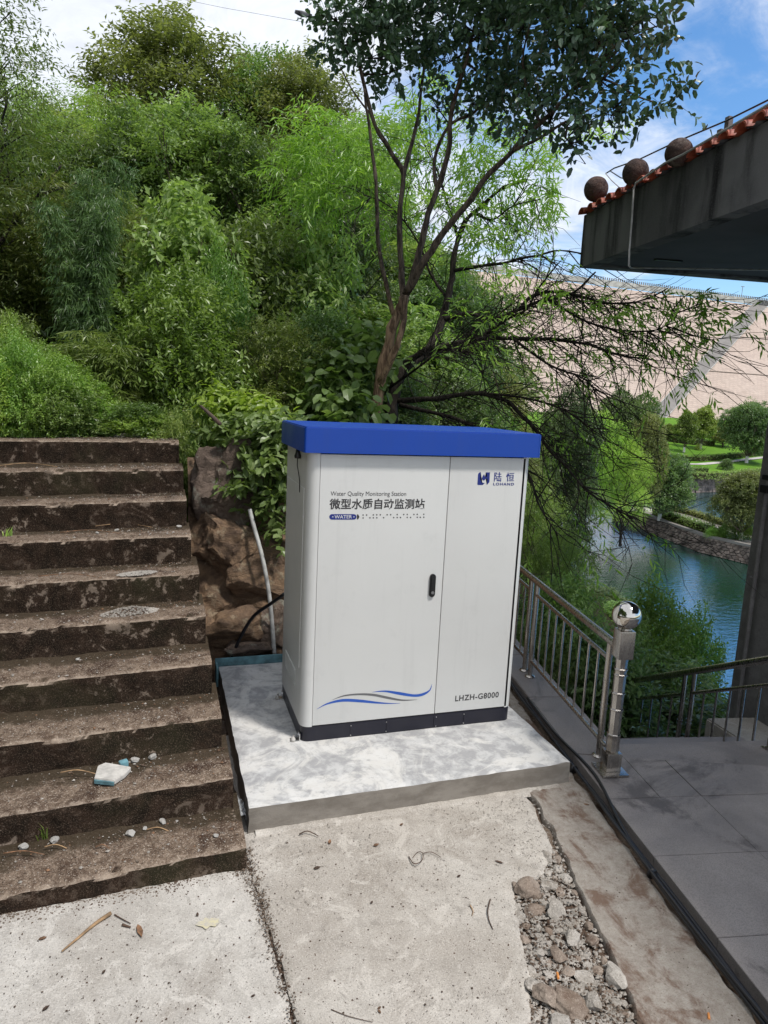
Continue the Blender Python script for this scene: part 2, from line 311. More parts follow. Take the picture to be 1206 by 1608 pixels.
def dam_mat():
    k = NM('dam_block_facing'); a = k.noise(.05, 6, .6); b = k.noise(.6, 6, .8, stretch=(1, 1, 1)); br = k.n('ShaderNodeTexBrick'); mp = k.n('ShaderNodeMapping'); mp.inputs['Scale'].default_value = (.5, .5, .5); k.l(k.obj, mp.inputs[0]); k.l(mp.outputs[0], br.inputs[0])
    br.inputs['Color1'].default_value = (.47, .375, .31, 1); br.inputs['Color2'].default_value = (.40, .32, .265, 1); br.inputs['Mortar'].default_value = (.28, .23, .20, 1); br.inputs['Mortar Size'].default_value = .03; br.inputs['Scale'].default_value = 1.0; br.inputs['Brick Width'].default_value = .9; br.inputs['Row Height'].default_value = .5
    c = k.mix(k.math('MULTIPLY', k.rng(a, .4, .65), .35), br.outputs[0], (.52, .43, .37)); c = k.mix(k.math('MULTIPLY', k.rng(b, .45, .6), .5), c, (.33, .26, .22))
    return k.fin(c, .95, None, spec=.1)
m_dam = dam_mat()
m_damgrey = simple('grey_dam_concrete', (.21, .195, .18), .95, var=.06, scale=.4, spec=.1)
m_dampale = simple('pale_dam_concrete', (.42, .41, .38), .9, var=.15, scale=.5)
def lawn_mat():
    k = NM('mown_lawn'); a = k.noise(.10, 6, .6); b = k.noise(1.5, 6, .75); c = k.mix(k.rng(a, .35, .65), (.085, .19, .018), (.12, .235, .025)); c = k.mix(k.math('MULTIPLY', k.rng(b, .45, .65), .4), c, (.06, .13, .012)); return k.fin(c, .95, None, spec=.1)
m_lawn = lawn_mat()
m_path = simple('pale_path_paving', (.42, .39, .36), .9, var=.1, scale=.8)
m_bankstone = simple('bank_stone', (.15, .118, .10), .9, var=.35, scale=1.3, bump=.02)
m_mortar = simple('dark_mortar', (.20, .18, .155), .95, var=.2, scale=4)
m_whitewash = simple('whitewashed_bark', (.6, .6, .57), .9, var=.1)
# ================================================================== GROUND SHEET
def terr(x, y):
    x = np.asarray(x, float); y = np.asarray(y, float)
    hill = 1.36 + 0.20*np.maximum(0, y-2.9)*sstep(11, 1, x) + 0.02*np.maximum(0, -x-1)
    hill = np.where(hill > 9, 9 + (hill-9)*.25, hill)
    fall = 0.64*np.maximum(0, x - 1.7 - 0.05*np.clip(y-3, 0, 12))
    z = hill - fall
    z = z - 1.3*sstep(1.75, 2.5, x)*sstep(9, 2, y)
    z = z + 0.12*np.sin(x*1.3+y*.7) * sstep(3, 8, y) + 0.25*np.sin(x*.31+1)*np.sin(y*.27)*sstep(6, 14, y)
    shore = 17 + .16*np.maximum(0, y-10)
    z = np.maximum(z, -13.0)
    near = np.where((y < 2.6) & (x < 1.95), -0.45, z)
    cut = sstep(1.75, 2.75, y - .15*np.minimum(0, x+.5)); cut = np.where(x < -.5, sstep(2.15, 2.45, y), cut)
    z = np.where(x < 2.6, (1-cut)*np.minimum(z, -0.45-.9*np.maximum(0, x-1.9)) + cut*z, z)
    z = np.where((y < 2.2) & (x >= 1.95), np.minimum(z, -.5-.62*np.maximum(0, x-1.75)), z)
    return z
def grid_axis(a, b, c, d):   # fine from b to c, coarse outside
    return np.unique(np.concatenate([np.linspace(a, b, 22)[:-1], np.arange(b, c, .22), np.linspace(c, d, 36)]))
gx = grid_axis(-90, -6, 9, 60); gy = grid_axis(-40, -4, 16, 95)
GX, GY = np.meshgrid(gx, gy, indexing='ij'); GZ = terr(GX, GY)
nxy = len(gx)*len(gy); idx = np.arange(nxy).reshape(len(gx), len(gy))
Q = np.stack([idx[:-1, :-1], idx[1:, :-1], idx[1:, 1:], idx[:-1, 1:]], -1).reshape(-1, 4)
nz_ = np.array([fbm(a, b, 0, 1.1) for a, b in zip(GX.ravel(), GY.ravel())])*.10*sstep(2.2, 4, GY.ravel())
o = link('hillside_ground', fastmesh('hillside_ground', np.stack([GX.ravel(), GY.ravel(), GZ.ravel()+nz_], 1), Q, m_terrain, smooth=True)); tag(o, 'earth hillside under the woods', kind='structure')
# valley floor and far ground out to the horizon
MB().add([(-1500, -300, -14), (1800, -300, -14), (1800, 2500, -14), (-1500, 2500, -14)], [(0, 1, 2, 3)]).build('valley_floor', m_terrain)['kind'] = 'structure'
WZ = -11.2
MB().add([(14, -60, WZ), (400, -60, WZ), (400, 175, WZ), (14, 175, WZ)], [(0, 1, 2, 3)]).build('lake_water', m_water)['kind'] = 'structure'

# ================================================================== NEAR CONCRETE
def curve_at(pts): # x as a function of y
    p = sorted([(q[1], q[0]) for q in pts]); ys = [a for a, b in p]; xs = [b for a, b in p]
    return lambda y: np.interp(y, ys, xs)
def slab(name, fl, fr, y0, y1, z, mat, amp=.004, jag=.012, step=.03, seed=0):
    ys = np.arange(y0, y1+1e-6, step); nx = 44; V = []; n = len(ys)
    for y in ys:
        xl = float(fl(y)) + jag*fbm(y, seed, 1, 9); xr = float(fr(y)) + jag*fbm(y, seed, 5, 9)
        for i in range(nx+1):
            x = xl + (xr-xl)*i/nx; e = min(i, nx-i); V.append((x, y, z + amp*fbm(x, y, seed, 2.2) - (.010 if e == 0 else 0)))
    top = len(V)
    ring = [j*(nx+1) for j in range(n)] + [(n-1)*(nx+1)+i for i in range(1, nx+1)] + [j*(nx+1)+nx for j in range(n-2, -1, -1)] + [i for i in range(nx-1, 0, -1)]
    F = [(j*(nx+1)+i, j*(nx+1)+i+1, (j+1)*(nx+1)+i+1, (j+1)*(nx+1)+i) for j in range(n-1) for i in range(nx)]
    for k in ring: V.append((V[k][0], V[k][1], z-.13))
    m = len(ring)
    for k in range(m): k2 = (k+1) % m; F.append((ring[k2], ring[k], top+k, top+k2)[::-1])
    mb = MB().add(V, F); o = mb.build(name, mat, smooth=40); o['kind'] = 'structure'; return o
GZ0 = -0.12
J1 = [atz(x, y, GZ0) for x, y in ((386, 1340), (430, 1480), (465, 1608))]; j1 = curve_at([(-.36, .9, 0)] + J1 + [(-.27, -3.2, 0), (-.25, -9, 0)])
J2 = [(1.06, .6)] + [tuple(atz(x, y, GZ0)[:2]) for x, y in ((838, 1262), (868, 1330), (856, 1372), (806, 1392), (815, 1450), (832, 1530), (834, 1608))] + [(.42, -2.6), (.40, -9)]
J3 = [(1.08, .6)] + [tuple(atz(x, y, GZ0)[:2]) for x, y in ((845, 1262), (890, 1350), (925, 1430), (965, 1510), (1005, 1608))] + [(.72, -2.6), (.70, -9)]
j2 = curve_at(J2); j3 = curve_at(J3)
TE = np.array([1.41, -.62]); TA = math.radians(10); te2 = np.array([math.sin(TA), math.cos(TA)]); te1 = np.array([te2[1], -te2[0]])
def tf(a, b): return TE + te1*a + te2*b
edge = curve_at([tuple(tf(0, b)) for b in (-8.4, 3)])
slab('concrete_pavement', lambda y: -3.6, lambda y: j1(y)-.006, -8, -.55, GZ0, m_slab, seed=1)
slab('concrete_pavement', lambda y: j1(y)+.006, j2, -8, .4, GZ0, m_slab2, seed=2)
slab('concrete_pavement', j3, lambda y: edge(y)-.058, -8, 1.3, GZ0+.004, m_strip, seed=3, jag=.02)
MB().add([(-4, -8.5, -.146), (1.7, -8.5, -.146), (1.7, 1.6, -.146), (-4, 1.6, -.146)], [(0, 1, 2, 3)]).build('soil', m_soil)['kind'] = 'structure'

# ---------------- terrace of granite slabs
tr = empty('paved_terrace', (1.9, -1.2, -.08)); tag(tr, 'dark granite paved terrace beside the railing', kind='structure')
def fe(a): return .325-.173*a
rows = [fe, -.11, -.54, -.995, -1.44, -1.9, -2.35, -2.8, -3.3, -3.9, -4.6]; cols = [0, .27, .49, 1.03, 1.57, 2.11, 2.65, 3.2]
first = True
for i in range(len(rows)-1):
    cs = cols if i == 0 else [0] + cols[2:]
    for j in range(len(cs)-1):
        g = .0012; a0, a1 = cs[j]+(g if j else 0), cs[j+1]-g
        up = [fe(a0)-g, fe(a1)-g] if i == 0 else [rows[i]-g]*2; lo = rows[i+1]+g
        P4 = [tf(a0, lo), tf(a1, lo), tf(a1, up[1]), tf(a0, up[0])]; dz = random.uniform(-.0015, .0015)
        MB().prism(P4, -.135, -.08+dz, .0015).build('paving_slab', m_granite, tr, smooth=30)
for b0, b1 in ((.33, 1.05), (1.055, 1.8), (1.805, 2.6)):
    MB().prism([tf(0, b0), tf(.275, b0-.045 if b0 < .5 else b0), tf(.285, b1), tf(0.0, b1)], -.30, -.08, .004).build('kerb_stone', m_granite, tr, smooth=30)
MB().prism([tf(.02, -4.6), tf(3.2, -4.6), tf(3.2, -.24), tf(.28, .27), tf(.02, .3)], -.42, -.137).build('terrace_base', m_wall, tr)

# ---------------- flight of steps going down behind the terrace
RU = np.array([math.sin(math.radians(9.5)), math.cos(math.radians(9.5))]); RN = np.array([RU[1], -RU[0]]); RO = np.array([1.593, -.351])
def rp(t, s, z): p = RO + RU*t + RN*s; return (p[0], p[1], z)
st = empty('descending_staircase', rp(0, .7, -.4), 'grey granite steps going down behind the terrace edge to the lake', 'stairs')
for k in range(14):
    t0 = .12+.29*k; z = -.08-.152*(k+1)
    pp = [rp(t0-(.18 if k == 0 else 0)+.10, .125, 0), rp(t0-(.45 if k == 0 else 0), 1.42, 0), rp(t0+.33, 1.42, 0), rp(t0+.33, .125, 0)]
    if k == 0: pp = [rp(.02, .125, 0), rp(-.34, 1.42, 0), rp(.40, 1.42, 0), rp(.40, .125, 0)]
    MB().prism(pp, z-.25, z, .005).build('step', m_granite, st, smooth=30)
# low retaining wall under the kerb stones
MB().prism([tf(.03, -.2), tf(.27, -.2), tf(.27, 4.2), tf(.03, 4.2)], -2.6, -.303).build('retaining_wall', m_wall, tag(empty('retaining_wall', (1.7, 1, -1), 'rendered retaining wall carrying the kerb of the stainless railing', 'wall')))

# ================================================================== OLD STAIRCASE
SL = [(-1.26, -.79, -.045), (-1.31, -.48, .085), (-1.37, -.17, .235), (-1.42, .15, .38), (-1.48, .47, .535), (-1.53, .78, .70), (-1.59, 1.11, .865), (-1.64, 1.40, 1.04), (-1.70, 1.75, 1.21), (-1.77, 2.16, 1.38)]
SR = [(-.365, -.75, -.02), (-.392, -.47, .128), (-.42, -.19, .28), (-.447, .09, .44), (-.46, .39, .60), (-.48, .66, .765), (-.515, .92, .93), (-.53, 1.23, 1.10), (-.54, 1.54, 1.26), (-.56, 1.91, 1.42)]
stair = empty('old_staircase', (-1.2, .6, -.12), 'worn concrete staircase black with moss and lichen climbing to the weeds', 'stairs')
def smooth_step(k):
    (xl, yl, zl), (xr, yr, zr) = SL[k], SR[k]; f = (xr+3.4)/(xr-xl); XL = -3.4
    YL = yr + (yl-yr)*f; ZL = zr + (zl-zr)*f
    prev_zr = SR[k-1][2] if k else -.12; prev_zl = (SR[k-1][2] + (SL[k-1][2]-SR[k-1][2])*f) if k else -.12
    last = k == 9; dep = 1.0 if last else .38
    prof = [('r', t) for t in np.linspace(0, 1, 11)] + [('t', t) for t in np.concatenate([[.012], np.linspace(.03, dep, 16 if not last else 26)])]
    nx = 230; V = []; n = len(prof)
    for i in range(nx+1):
        u = i/nx; x = XL+(xr-XL)*u; y0 = YL+(yr-YL)*u; zt = ZL+(zr-ZL)*u; zb = prev_zl+(prev_zr-prev_zl)*u - .02
        lip = .020*max(0, fbm(x, k*3.3, 2, 5)-.05) + .014*max(0, fbm(x, k*1.3, 6, 19)-.1) + .004*fbm(x, k, 9, 30)
        for kind, t in prof:
            if kind == 'r':
                z = zb + (zt-.010-zb)*t; y = y0 + .010*fbm(x, z, k*7.1, 6) + .004*fbm(x, z, k*2.1, 26) - (.012*(1-t)**3)
                if t > .95: y += lip; z -= lip*.6
            else:
                y = y0 + t; z = zt + .005*fbm(x, y, k*5.7, 5) + .0035*fbm(x, y, k*1.7, 30)
                if t < .02: z -= .003 + lip; y += lip*.6
                if not last: z += .012*max(0, (t-.22)/.16)**2*max(0, .5+fbm(x, y, k, 3))
            V.append((x, y, z))
    F = [(i*n+j, (i+1)*n+j, (i+1)*n+j+1, i*n+j+1) for i in range(nx) for j in range(n-1)]
    b = nx*n; V += [(xr, yr, prev_zr-.2), (xr, yr+dep, prev_zr-.2)]; e = len(V)
    F.append(tuple([b+j for j in range(n)][::-1]) + (e-2, e-1))
    ob = MB().add(V, F).build('step', m_stair, stair, smooth=50); at = ob.data.attributes.new('depth', 'FLOAT', 'POINT'); at.data.foreach_set('value', np.array([min(1.0, max(0, t)/.30) if kd == 't' else 0.0 for _ in range(nx+1) for kd, t in prof]+[0, 0], dtype=np.float32)); return ob
for k in range(10): smooth_step(k)
# solid flank of the staircase, rough and set a little in from the step ends
FL = [(SR[0][1]+.03, -.2)] + [(SR[k][1]+.03, SR[k][2]-.03) for k in range(10) for _ in (0,)]
mb = MB(); V = []; F = []
for i, yy in enumerate(np.linspace(-.7, 2.6, 70)):
    zt = max([-.12] + [s[2]-.03 for s in SR if s[1]+.02 <= yy])
    xx = float(np.interp(yy, [s[1] for s in SR], [s[0] for s in SR])) - .012
    for j in range(12):
        z = -.3+(zt+.3)*j/11; V.append((xx + .012*fbm(yy, z, 4, 7), yy, z))
for i in range(69):
    for j in range(11): F.append((i*12+j, (i+1)*12+j, (i+1)*12+j+1, i*12+j+1))
mb.add(V, F).build('side_wall', m_stair, stair, smooth=50)

# ================================================================== PAD + CABINET
def pad():
    P = empty('concrete_pad', (.5, .3, -.12), 'fresh pale concrete pad under the white cabinet', 'plinth')
    x0, x1, y0, y1 = -.327, 1.317, -.515, 1.13; V = []; F = []; nx, ny = 70, 70
    for i in range(nx+1):
        for j in range(ny+1):
            x = x0+(x1-x0)*i/nx; y = y0 + (y1-y0)*j/ny; e = min(i, nx-i, j, ny-j)
            dx = .006*fbm(y, 0, 1, 8) if i in (0, nx) else 0; dy = (.006*fbm(x, 3, 1, 8) + .03*(x/1.3)) if j == 0 else 0
            V.append((x+dx, y+dy*.7, .002*fbm(x, y, 2, 3) - (.006 if e == 0 else .0015 if e == 1 else 0)))
    idn = lambda i, j: i*(ny+1)+j
    for i in range(nx):
        for j in range(ny): F.append((idn(i, j), idn(i+1, j), idn(i+1, j+1), idn(i, j+1)))
    ring = [idn(i, 0) for i in range(nx+1)] + [idn(nx, j) for j in range(1, ny+1)] + [idn(i, ny) for i in range(nx-1, -1, -1)] + [idn(0, j) for j in range(ny-1, 0, -1)]
    prev = ring; m = len(ring)
    for lv in (-.03, -.06, -.09, -.13):
        cur = []
        for k in ring:
            x, y, z = V[k]; out = .004*fbm(x*2, y*2, lv*8, 6) + (.006 if lv < -.1 else 0)
            V.append((x + (out if x > 1.2 else -out if x < -.2 else 0), y - (out if y < -.3 else 0), lv)); cur.append(len(V)-1)
        for k in range(m): k2 = (k+1) % m; F.append((prev[k], cur[k], cur[k2], prev[k2]))
        prev = cur
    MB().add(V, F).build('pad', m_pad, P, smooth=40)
    return P
pad()
# mortar fillet along the foot of the pad
V = []; F = []
for i in range(90):
    x = -.30+1.55*i/89; yy = -.515+.03*(x/1.3)*.7; wd = .035+.028*fbm(x, 1, 3, 5)+.02*(x > .2)
    V += [(x, yy+.01, -.110+.003*fbm(x, 5, 1, 20)), (x, yy-wd*.5, -.114+.004*fbm(x, 7, 1, 25)), (x, yy-wd, -.124)]
for i in range(89):
    for j in range(2): F.append((i*3+j+1, (i+1)*3+j+1, (i+1)*3+j, i*3+j))
MB().add(V, F).build('mortar_fillet', m_slab2)['kind'] = 'structure'

W_, D_, ZB, ZC, ZH = 1.2329, .6182, .0823, 1.524, 1.65
cab = empty('monitoring_cabinet', (.616, .31, 0), 'tall off-white outdoor cabinet with blue top and blue wave emblem', 'cabinet')
def rprof(x0, x1, y0, y1, r, n=7, front_r=None):
    pts = []; fr = r if front_r is None else front_r
    for cx, cy, a0, rr in ((x1-fr, y0+fr, -90, fr), (x1-r, y1-r, 0, r), (x0+r, y1-r, 90, r), (x0+fr, y0+fr, 180, fr)):
        for k in range(n+1): a = math.radians(a0+90*k/n); pts.append((cx+rr*math.cos(a), cy+rr*math.sin(a)))
    return pts
X1, X2, X3 = .0595, .752, 1.1962
prof = rprof(0, W_, 0, D_, .028, 7, .05)
# cut the door bay out of the front of the profile
arc_r = prof[:8]; back = prof[8:24]; arc_l = prof[24:]
poly = [(X3, .02), (X3, 0.0)] + arc_r + back + arc_l + [(X1, 0.0), (X1, .02)]
MB().prism(poly, ZB, ZC-.004).build('body', m_cab, cab, smooth=35)
def door(xa, xb):
    g = .0022; return MB().box((xa+g, 0.0, ZB+.006), (xb-(g if xb < 1 else .0009), .0175, ZC-.008), .0012).build('door', m_cab, cab, smooth=30)
dl = door(X1, X2); dr = door(X2, X3)
# plinth in bolted lengths
pl = MB().prism(rprof(.003, W_-.003, .003, D_-.003, .026, 7, .045), .0, ZB-.001).build('plinth', m_plinth, cab, smooth=35)
for a, b in ((.27, .47), (.474, .746), (.752, .93), (.934, 1.17)): MB().box((a, .0005, .006), (b, .004, ZB-.006), .0008).build('cover_plate', m_plinth, pl)
for x in (.265, .465, .757, .925):
    for z in (.012, .066): MB().tube([(x+.008, -.0015, z), (x+.008, .002, z)], .0032, 8).build('rivet', m_galv, pl)
# cap
cp = MB().prism(rprof(-.0294, W_+.0312, -.0324, D_+.03, .014, 4), ZC, ZH-.0, .006).build('roof_cap', m_blue, cab, smooth=35)
MB().box((.02, .02, ZC-.012), (W_-.02, D_-.02, ZC+.001)).build('neck', m_plinth, cab)
# side panel, hinge and lock on the left flank
def onleft(x, y): p = atX(x, y, 0); return (p[1], p[2])
ps = [onleft(*q) for q in ((452, 742), (483.5, 760), (476, 991), (446, 945))]
yf, yb = .085, D_-.05; MB().box((-.0028, yf, .38), (.001, yb, 1.335), .0012).build('side_panel', m_cab, cab)
for k in range(9): MB().box((-.006, yf+.09, .24+k*.011), (.001, yb-.09, .2445+k*.011), .001).build('vent_louvre', m_cab, cab)
# door handle: black swing lock
h0 = atY(679.5, 901, 0); h1 = atY(677.5, 937, 0); hx = (h0[0]+h1[0])/2
def pill(xc, za, zb, r, y0, y1, mat, nm, par):
    pts = [(xc+r*math.cos(a), zb-r+r*math.sin(a)) for a in np.linspace(0, math.pi, 10)] + [(xc+r*math.cos(a), za+r+r*math.sin(a)) for a in np.linspace(math.pi, 2*math.pi, 10)]
    n = len(pts); V = [(x, y0, z) for x, z in pts] + [(x, y1, z) for x, z in pts]; F = [tuple(range(n))] + [tuple(range(n, 2*n))[::-1]] + [((k+1) % n, k, n+k, n+(k+1) % n) for k in range(n)]
    return MB().add(V, F).build(nm, mat, par, smooth=30)
hd = pill(hx, h1[2], h0[2], .0165, -.009, 0.0, m_black, 'handle', dl)
pill(hx, h1[2]+.03, h0[2]-.012, .0095, -.013, -.009, m_black, 'lever', dl)
MB().tube([(hx, -.013, h1[2]+.026), (hx, -.016, h1[2]+.026)], .0085, 16).build('lock_cylinder', m_galv, dl)
# ---- print on the doors
YP = -.0008
def text_mesh(body, px0, px1, mat, name, parent, bold=0.0, shear=0.0, zc=None, y_img=None, sx=1.0):
    """lettering whose ink box spans the two door points px0 (lower left) .. px1 (upper right)"""
    c = bpy.data.curves.new('t', 'FONT'); c.body = body; c.offset = bold; c.resolution_u = 6; c.space_character = sx
    o = bpy.data.objects.new('t', c); C.objects.link(o); bpy.context.view_layer.update()
    me = bpy.data.meshes.new_from_object(o.evaluated_get(bpy.context.evaluated_depsgraph_get())); bpy.data.objects.remove(o)
    V = np.array([v.co[:] for v in me.vertices]); lo, hi = V.min(0), V.max(0)
    A, B = atY(*px0, 0), atY(*px1, 0)
    X = A[0]+(V[:, 0]-lo[0])/(hi[0]-lo[0])*(B[0]-A[0]); Zv = A[2]+(V[:, 1]-lo[1])/(hi[1]-lo[1])*(B[2]-A[2]); X = X+shear*(Zv-A[2])
    F = [tuple(p.vertices) for p in me.polygons]
    return MB().add(np.stack([X, np.full(len(X), YP), Zv], 1), F).build(name, mat, parent)
text_mesh('Water Quality Monitoring Station', (519, 780.6), (638, 772.0), m_ink, 'lettering', dl, bold=0.0)
text_mesh('微型水质自动监测站', (517, 800.0), (667.5, 783.0), m_ink, 'lettering', dl, bold=.02)
text_mesh('LHZH-G8000', (714.5, 1101.5), (783.5, 1086.0), m_ink, 'lettering', dr, bold=.022, sx=1.12)
[setattr(text_mesh('陆', (775.3+q, 756.2), (787.8+q, 741.6), m_navy, 'lettering', dr, bold=.0), 'location', (0, -.0001*q, 0)) for q in (0, .45)]
[setattr(text_mesh('恒', (794.2+q, 756.0), (807.4+q, 742.2), m_navy, 'lettering', dr, bold=.0), 'location', (0, -.0001*q, 0)) for q in (0, .45)]
text_mesh('LOHAND', (774.3, 762.2), (807.2, 758.2), m_navy, 'lettering', dr, bold=.03, sx=1.25)
def flat(poly_px, mat, name, parent, y=YP, holes=None):
    P = [atY(a, b, 0) for a, b in poly_px]; V = [(p[0], y, p[2]) for p in P]
    bm = bmesh.new(); vs = [bm.verts.new(v) for v in V]; f = bm.faces.new(vs); bmesh.ops.triangulate(bm, faces=[f]); bm.verts.index_update()
    o = MB().add([v.co[:] for v in bm.verts], [[v.index for v in q.verts] for q in bm.faces]).build(name, mat, parent); bm.free(); return o
def pillpx(x0, x1, y0, y1, n=8):
    r = (y1-y0)/2; yc = (y0+y1)/2
    return [(x0+r-r*math.sin(a), yc-r*math.cos(a)) for a in np.linspace(0, math.pi, n)] + [(x1-r+r*math.sin(a), yc+r*math.cos(a)) for a in np.linspace(0, math.pi, n)]
flat(pillpx(517, 559.8, 807.3, 815.9), m_navy, 'badge', dl)
MBt = text_mesh('WATER', (525, 814.3), (552.8, 808.7), m_wprint, 'lettering', dl, bold=.012); MBt.location.y -= .0006
for xx in (522.5, 555.6): q = flat([(xx+1.0*math.cos(a), 811.6+1.0*math.sin(a)) for a in np.linspace(0, 5.5, 7)], m_wprint, 'dot', dl, y=YP-.0006)
flat([(560.5, 807.4), (562.6, 808), (564.4, 811.5), (562.6, 815.2), (560.5, 815.8), (561.9, 811.6)], m_ink, 'crescent', dl)
s_ = 6.347
for lst, yy in (((445, 480, 547, 582, 617, 685, 720, 785, 850, 885, 952, 985, 1050), 808.7), ((445, 513, 547, 582, 650, 750, 785, 818, 885, 918, 985, 1015, 1050), 813.3)):
    for xx in lst: X = 500+xx/s_; Y = yy-(xx-445)/605*1.2; flat([(X+1.15*math.cos(a), Y+1.15*math.sin(a)) for a in np.linspace(0, 5.3, 7)], m_ink, 'dot', dl)
z_ = 10.05
def lg(pts): flat([(720+a/z_, 720+b/z_) for a, b in pts], m_navy, 'emblem', dr)
lg([(342, 214), (318, 228), (308, 250), (297, 405), (302, 417), (380, 418), (414, 384), (385, 384), (362, 366), (345, 335), (343, 300), (350, 216)])
lg([(432, 218), (496, 218), (487, 372), (447, 418), (457, 318), (430, 318), (408, 345), (385, 345), (370, 325), (368, 305), (383, 275), (402, 246), (412, 268), (418, 290), (445, 290), (450, 262)])
def swoosh(pts, mat):
    P = [(480+x/3.547, 1060+y/3.547, h/3.547) for x, y, h in pts]; X = [p[0] for p in P]
    xs = np.linspace(0, len(P)-1, 40); up = []; dn = []
    def cr(i, k):
        i0 = int(min(max(math.floor(i), 0), len(P)-2)); t = i-i0; g = lambda j: P[min(max(j, 0), len(P)-1)][k]
        p0, p1, p2, p3 = g(i0-1), g(i0), g(i0+1), g(i0+2); return .5*(2*p1+(p2-p0)*t+(2*p0-5*p1+4*p2-p3)*t*t+(3*p1-p0-3*p2+p3)*t**3)
    for i in xs:
        x, y, h = cr(i, 0), cr(i, 1), max(cr(i, 2), .25); e = .05
        dx, dy = cr(min(i+e, len(P)-1), 0)-cr(max(i-e, 0), 0), cr(min(i+e, len(P)-1), 1)-cr(max(i-e, 0), 1); q = math.hypot(dx, dy) or 1
        up.append((x+dy/q*h/2, y-dx/q*h/2)); dn.append((x-dy/q*h/2, y+dx/q*h/2))
    V = [atY(a, b, 0) for a, b in up+dn]; V = [(p[0], YP, p[2]) for p in V]; n = len(up)
    MB().add(V, [(i, i+1, n+i+1, n+i) for i in range(n-1)]).build('wave_emblem', mat, dl)
swoosh([(62, 190, 1), (120, 160, 8), (205, 141, 15), (300, 144, 16), (400, 154, 10), (470, 158, 5), (527, 157, 1)], m_lblue)
swoosh([(148, 138, 1), (215, 115, 7), (300, 107, 10), (380, 111, 13), (460, 127, 13), (540, 140, 8), (622, 137, 1)], m_gprint)
swoosh([(370, 95, 1), (440, 90, 9), (520, 102, 16), (600, 114, 14), (650, 108, 14), (690, 85, 7), (703, 50, 1)], m_lblue)
# anchor brackets and a cable gland
for y in (.035, D_-.06):
    b = empty('anchor_bracket', (-.02, y, 0), 'small silver anchor bracket with plastic capped bolt at the cabinet foot, ' + ('front corner' if y < .2 else 'rear corner'), 'bracket', 'anchor brackets of the cabinet')
    MB().box((-.045, y-.02, .0005), (0, y+.02, .004), .001).box((-.003, y-.02, .0005), (.002, y+.02, .042), .001).build('angle_plate', m_galv, b)
    MB().tube([(-.028, y, 0), (-.028, y, .03)], .005, 8).tube([(-.028, y, .005), (-.028, y, .012)], .010, 6).tube([(-.006, y+.005, .028), (.0, y+.005, .028)], .008, 8).build('bolt', m_galv, b)
    MB().lathe((-.034, y-.012, .001), [(.012, 0), (.014, .008), (.010, .018), (.004, .024)], 10).build('sealant_cap', m_plaster, b, smooth=True)
g = empty('cable_gland', (-.01, .2, 1.49), 'small black cable gland with thin drooping wire under the blue cap', 'cable gland')
MB().lathe((-.016, .2, 1.475), [(.016, 0), (.018, .012), (.012, .03), (.010, .046)], 14).build('gland', m_black, g, smooth=True)
MB().tube([(-.016, .2, 1.476), (-.018, .195, 1.44), (-.012, .185, 1.40), (-.006, .18, 1.36), (-.004, .185, 1.30)], .0025, 6).build('wire', m_black, g, smooth=True)
# blue formwork board behind the pad, crumpled clear wrap in the gap at its front corner
MB().box((-.35, 1.14, -.10), (.35, 1.155, .045), .002).box((-.352, 1.02, -.10), (-.339, 1.14, .035), .002).build('formwork_board', m_bluefoam, tag(empty('formwork_board', (0, 1.15, -.1), 'pale blue formwork board left standing at the back edge of the pad', 'board')))
k = NM('crumpled_clear_film'); k.p.inputs['Transmission Weight'].default_value = .55; m_film = k.fin((.75, .78, .8), .12, k.bump(k.noise(60, 4, .7), .01, 1), spec=.8)
V = []; F = []
for i in range(16):
    for j in range(9):
        a = j/8*math.pi*1.1; rr = .022+.010*fbm(i*.3, j*.5, 3, 2.2); V.append((-.352+rr*math.cos(a)*1.0+.006*fbm(i, j, 1, 1.7), -.47+i*.010+.006*fbm(i, j, 8, 1.3), -.10+rr*math.sin(a)*1.5+.01*fbm(i, j, 5, .9)))
for i in range(15):
    for j in range(8): F.append((i*9+j, (i+1)*9+j, (i+1)*9+j+1, i*9+j+1))
tag(MB().add(V, F).build('plastic_film', m_film, origin=(-.35, -.42, -.1)), 'crumpled clear plastic film stuffed in the gap between steps and pad', 'plastic film')

# ================================================================== RAILINGS
def post_rings(mb, p, z0, z1, r):
    for f in (.18, .22, .42, .46, .66): z = z0+(z1-z0)*f; mb.tube([(p[0], p[1], z-.004), (p[0], p[1], z+.004)], r*1.13, 14)
r1 = empty('level_railing', (RO[0], RO[1], -.08), 'dull stainless steel railing standing level on the granite kerb beside the cabinet', 'railing')
def hz(t): return .585+.026*t
MB().tube([rp(-.13, 0, hz(-.13)), rp(3.4, 0, hz(3.4)-.03)], .0215, 16).build('handrail', m_steel, r1, smooth=40)
for t0, t1 in ((.0, 1.09), (1.2, 2.29), (2.4, 3.4)):
    MB().tube([rp(t0, 0, hz(t0)-.10), rp(t1, 0, hz(t1)-.10)], .0125, 12).build('middle_rail', m_steel, r1, smooth=40)
    MB().tube([rp(t0-(.07 if t0 == 0 else 0), 0, .015), rp(t1, 0, .035)], .0125, 12).build('bottom_rail', m_steel, r1, smooth=40)
    for i in range(1, 9): t = t0+(t1-t0)*i/9; MB().tube([rp(t, 0, .02), rp(t, 0, hz(t)-.10)], .0068, 8).build('baluster', m_steel, r1, smooth=40)
for t in (0, 1.09, 1.2, 2.29, 2.4, 3.4):
    p = rp(t, 0, 0); mb = MB().tube([(p[0], p[1], -.078), (p[0], p[1], hz(t)-.01)], .0175, 16); post_rings(mb, p, -.08, hz(t), .0175); q = mb.build('post', m_steel, r1, smooth=35)
    MB().lathe((p[0], p[1], -.079), [(.036, 0), (.036, .004), (.030, .011), (.020, .015)], 20).build('base_flange', m_steel, q, smooth=35)
NP = (1.558, -.501)
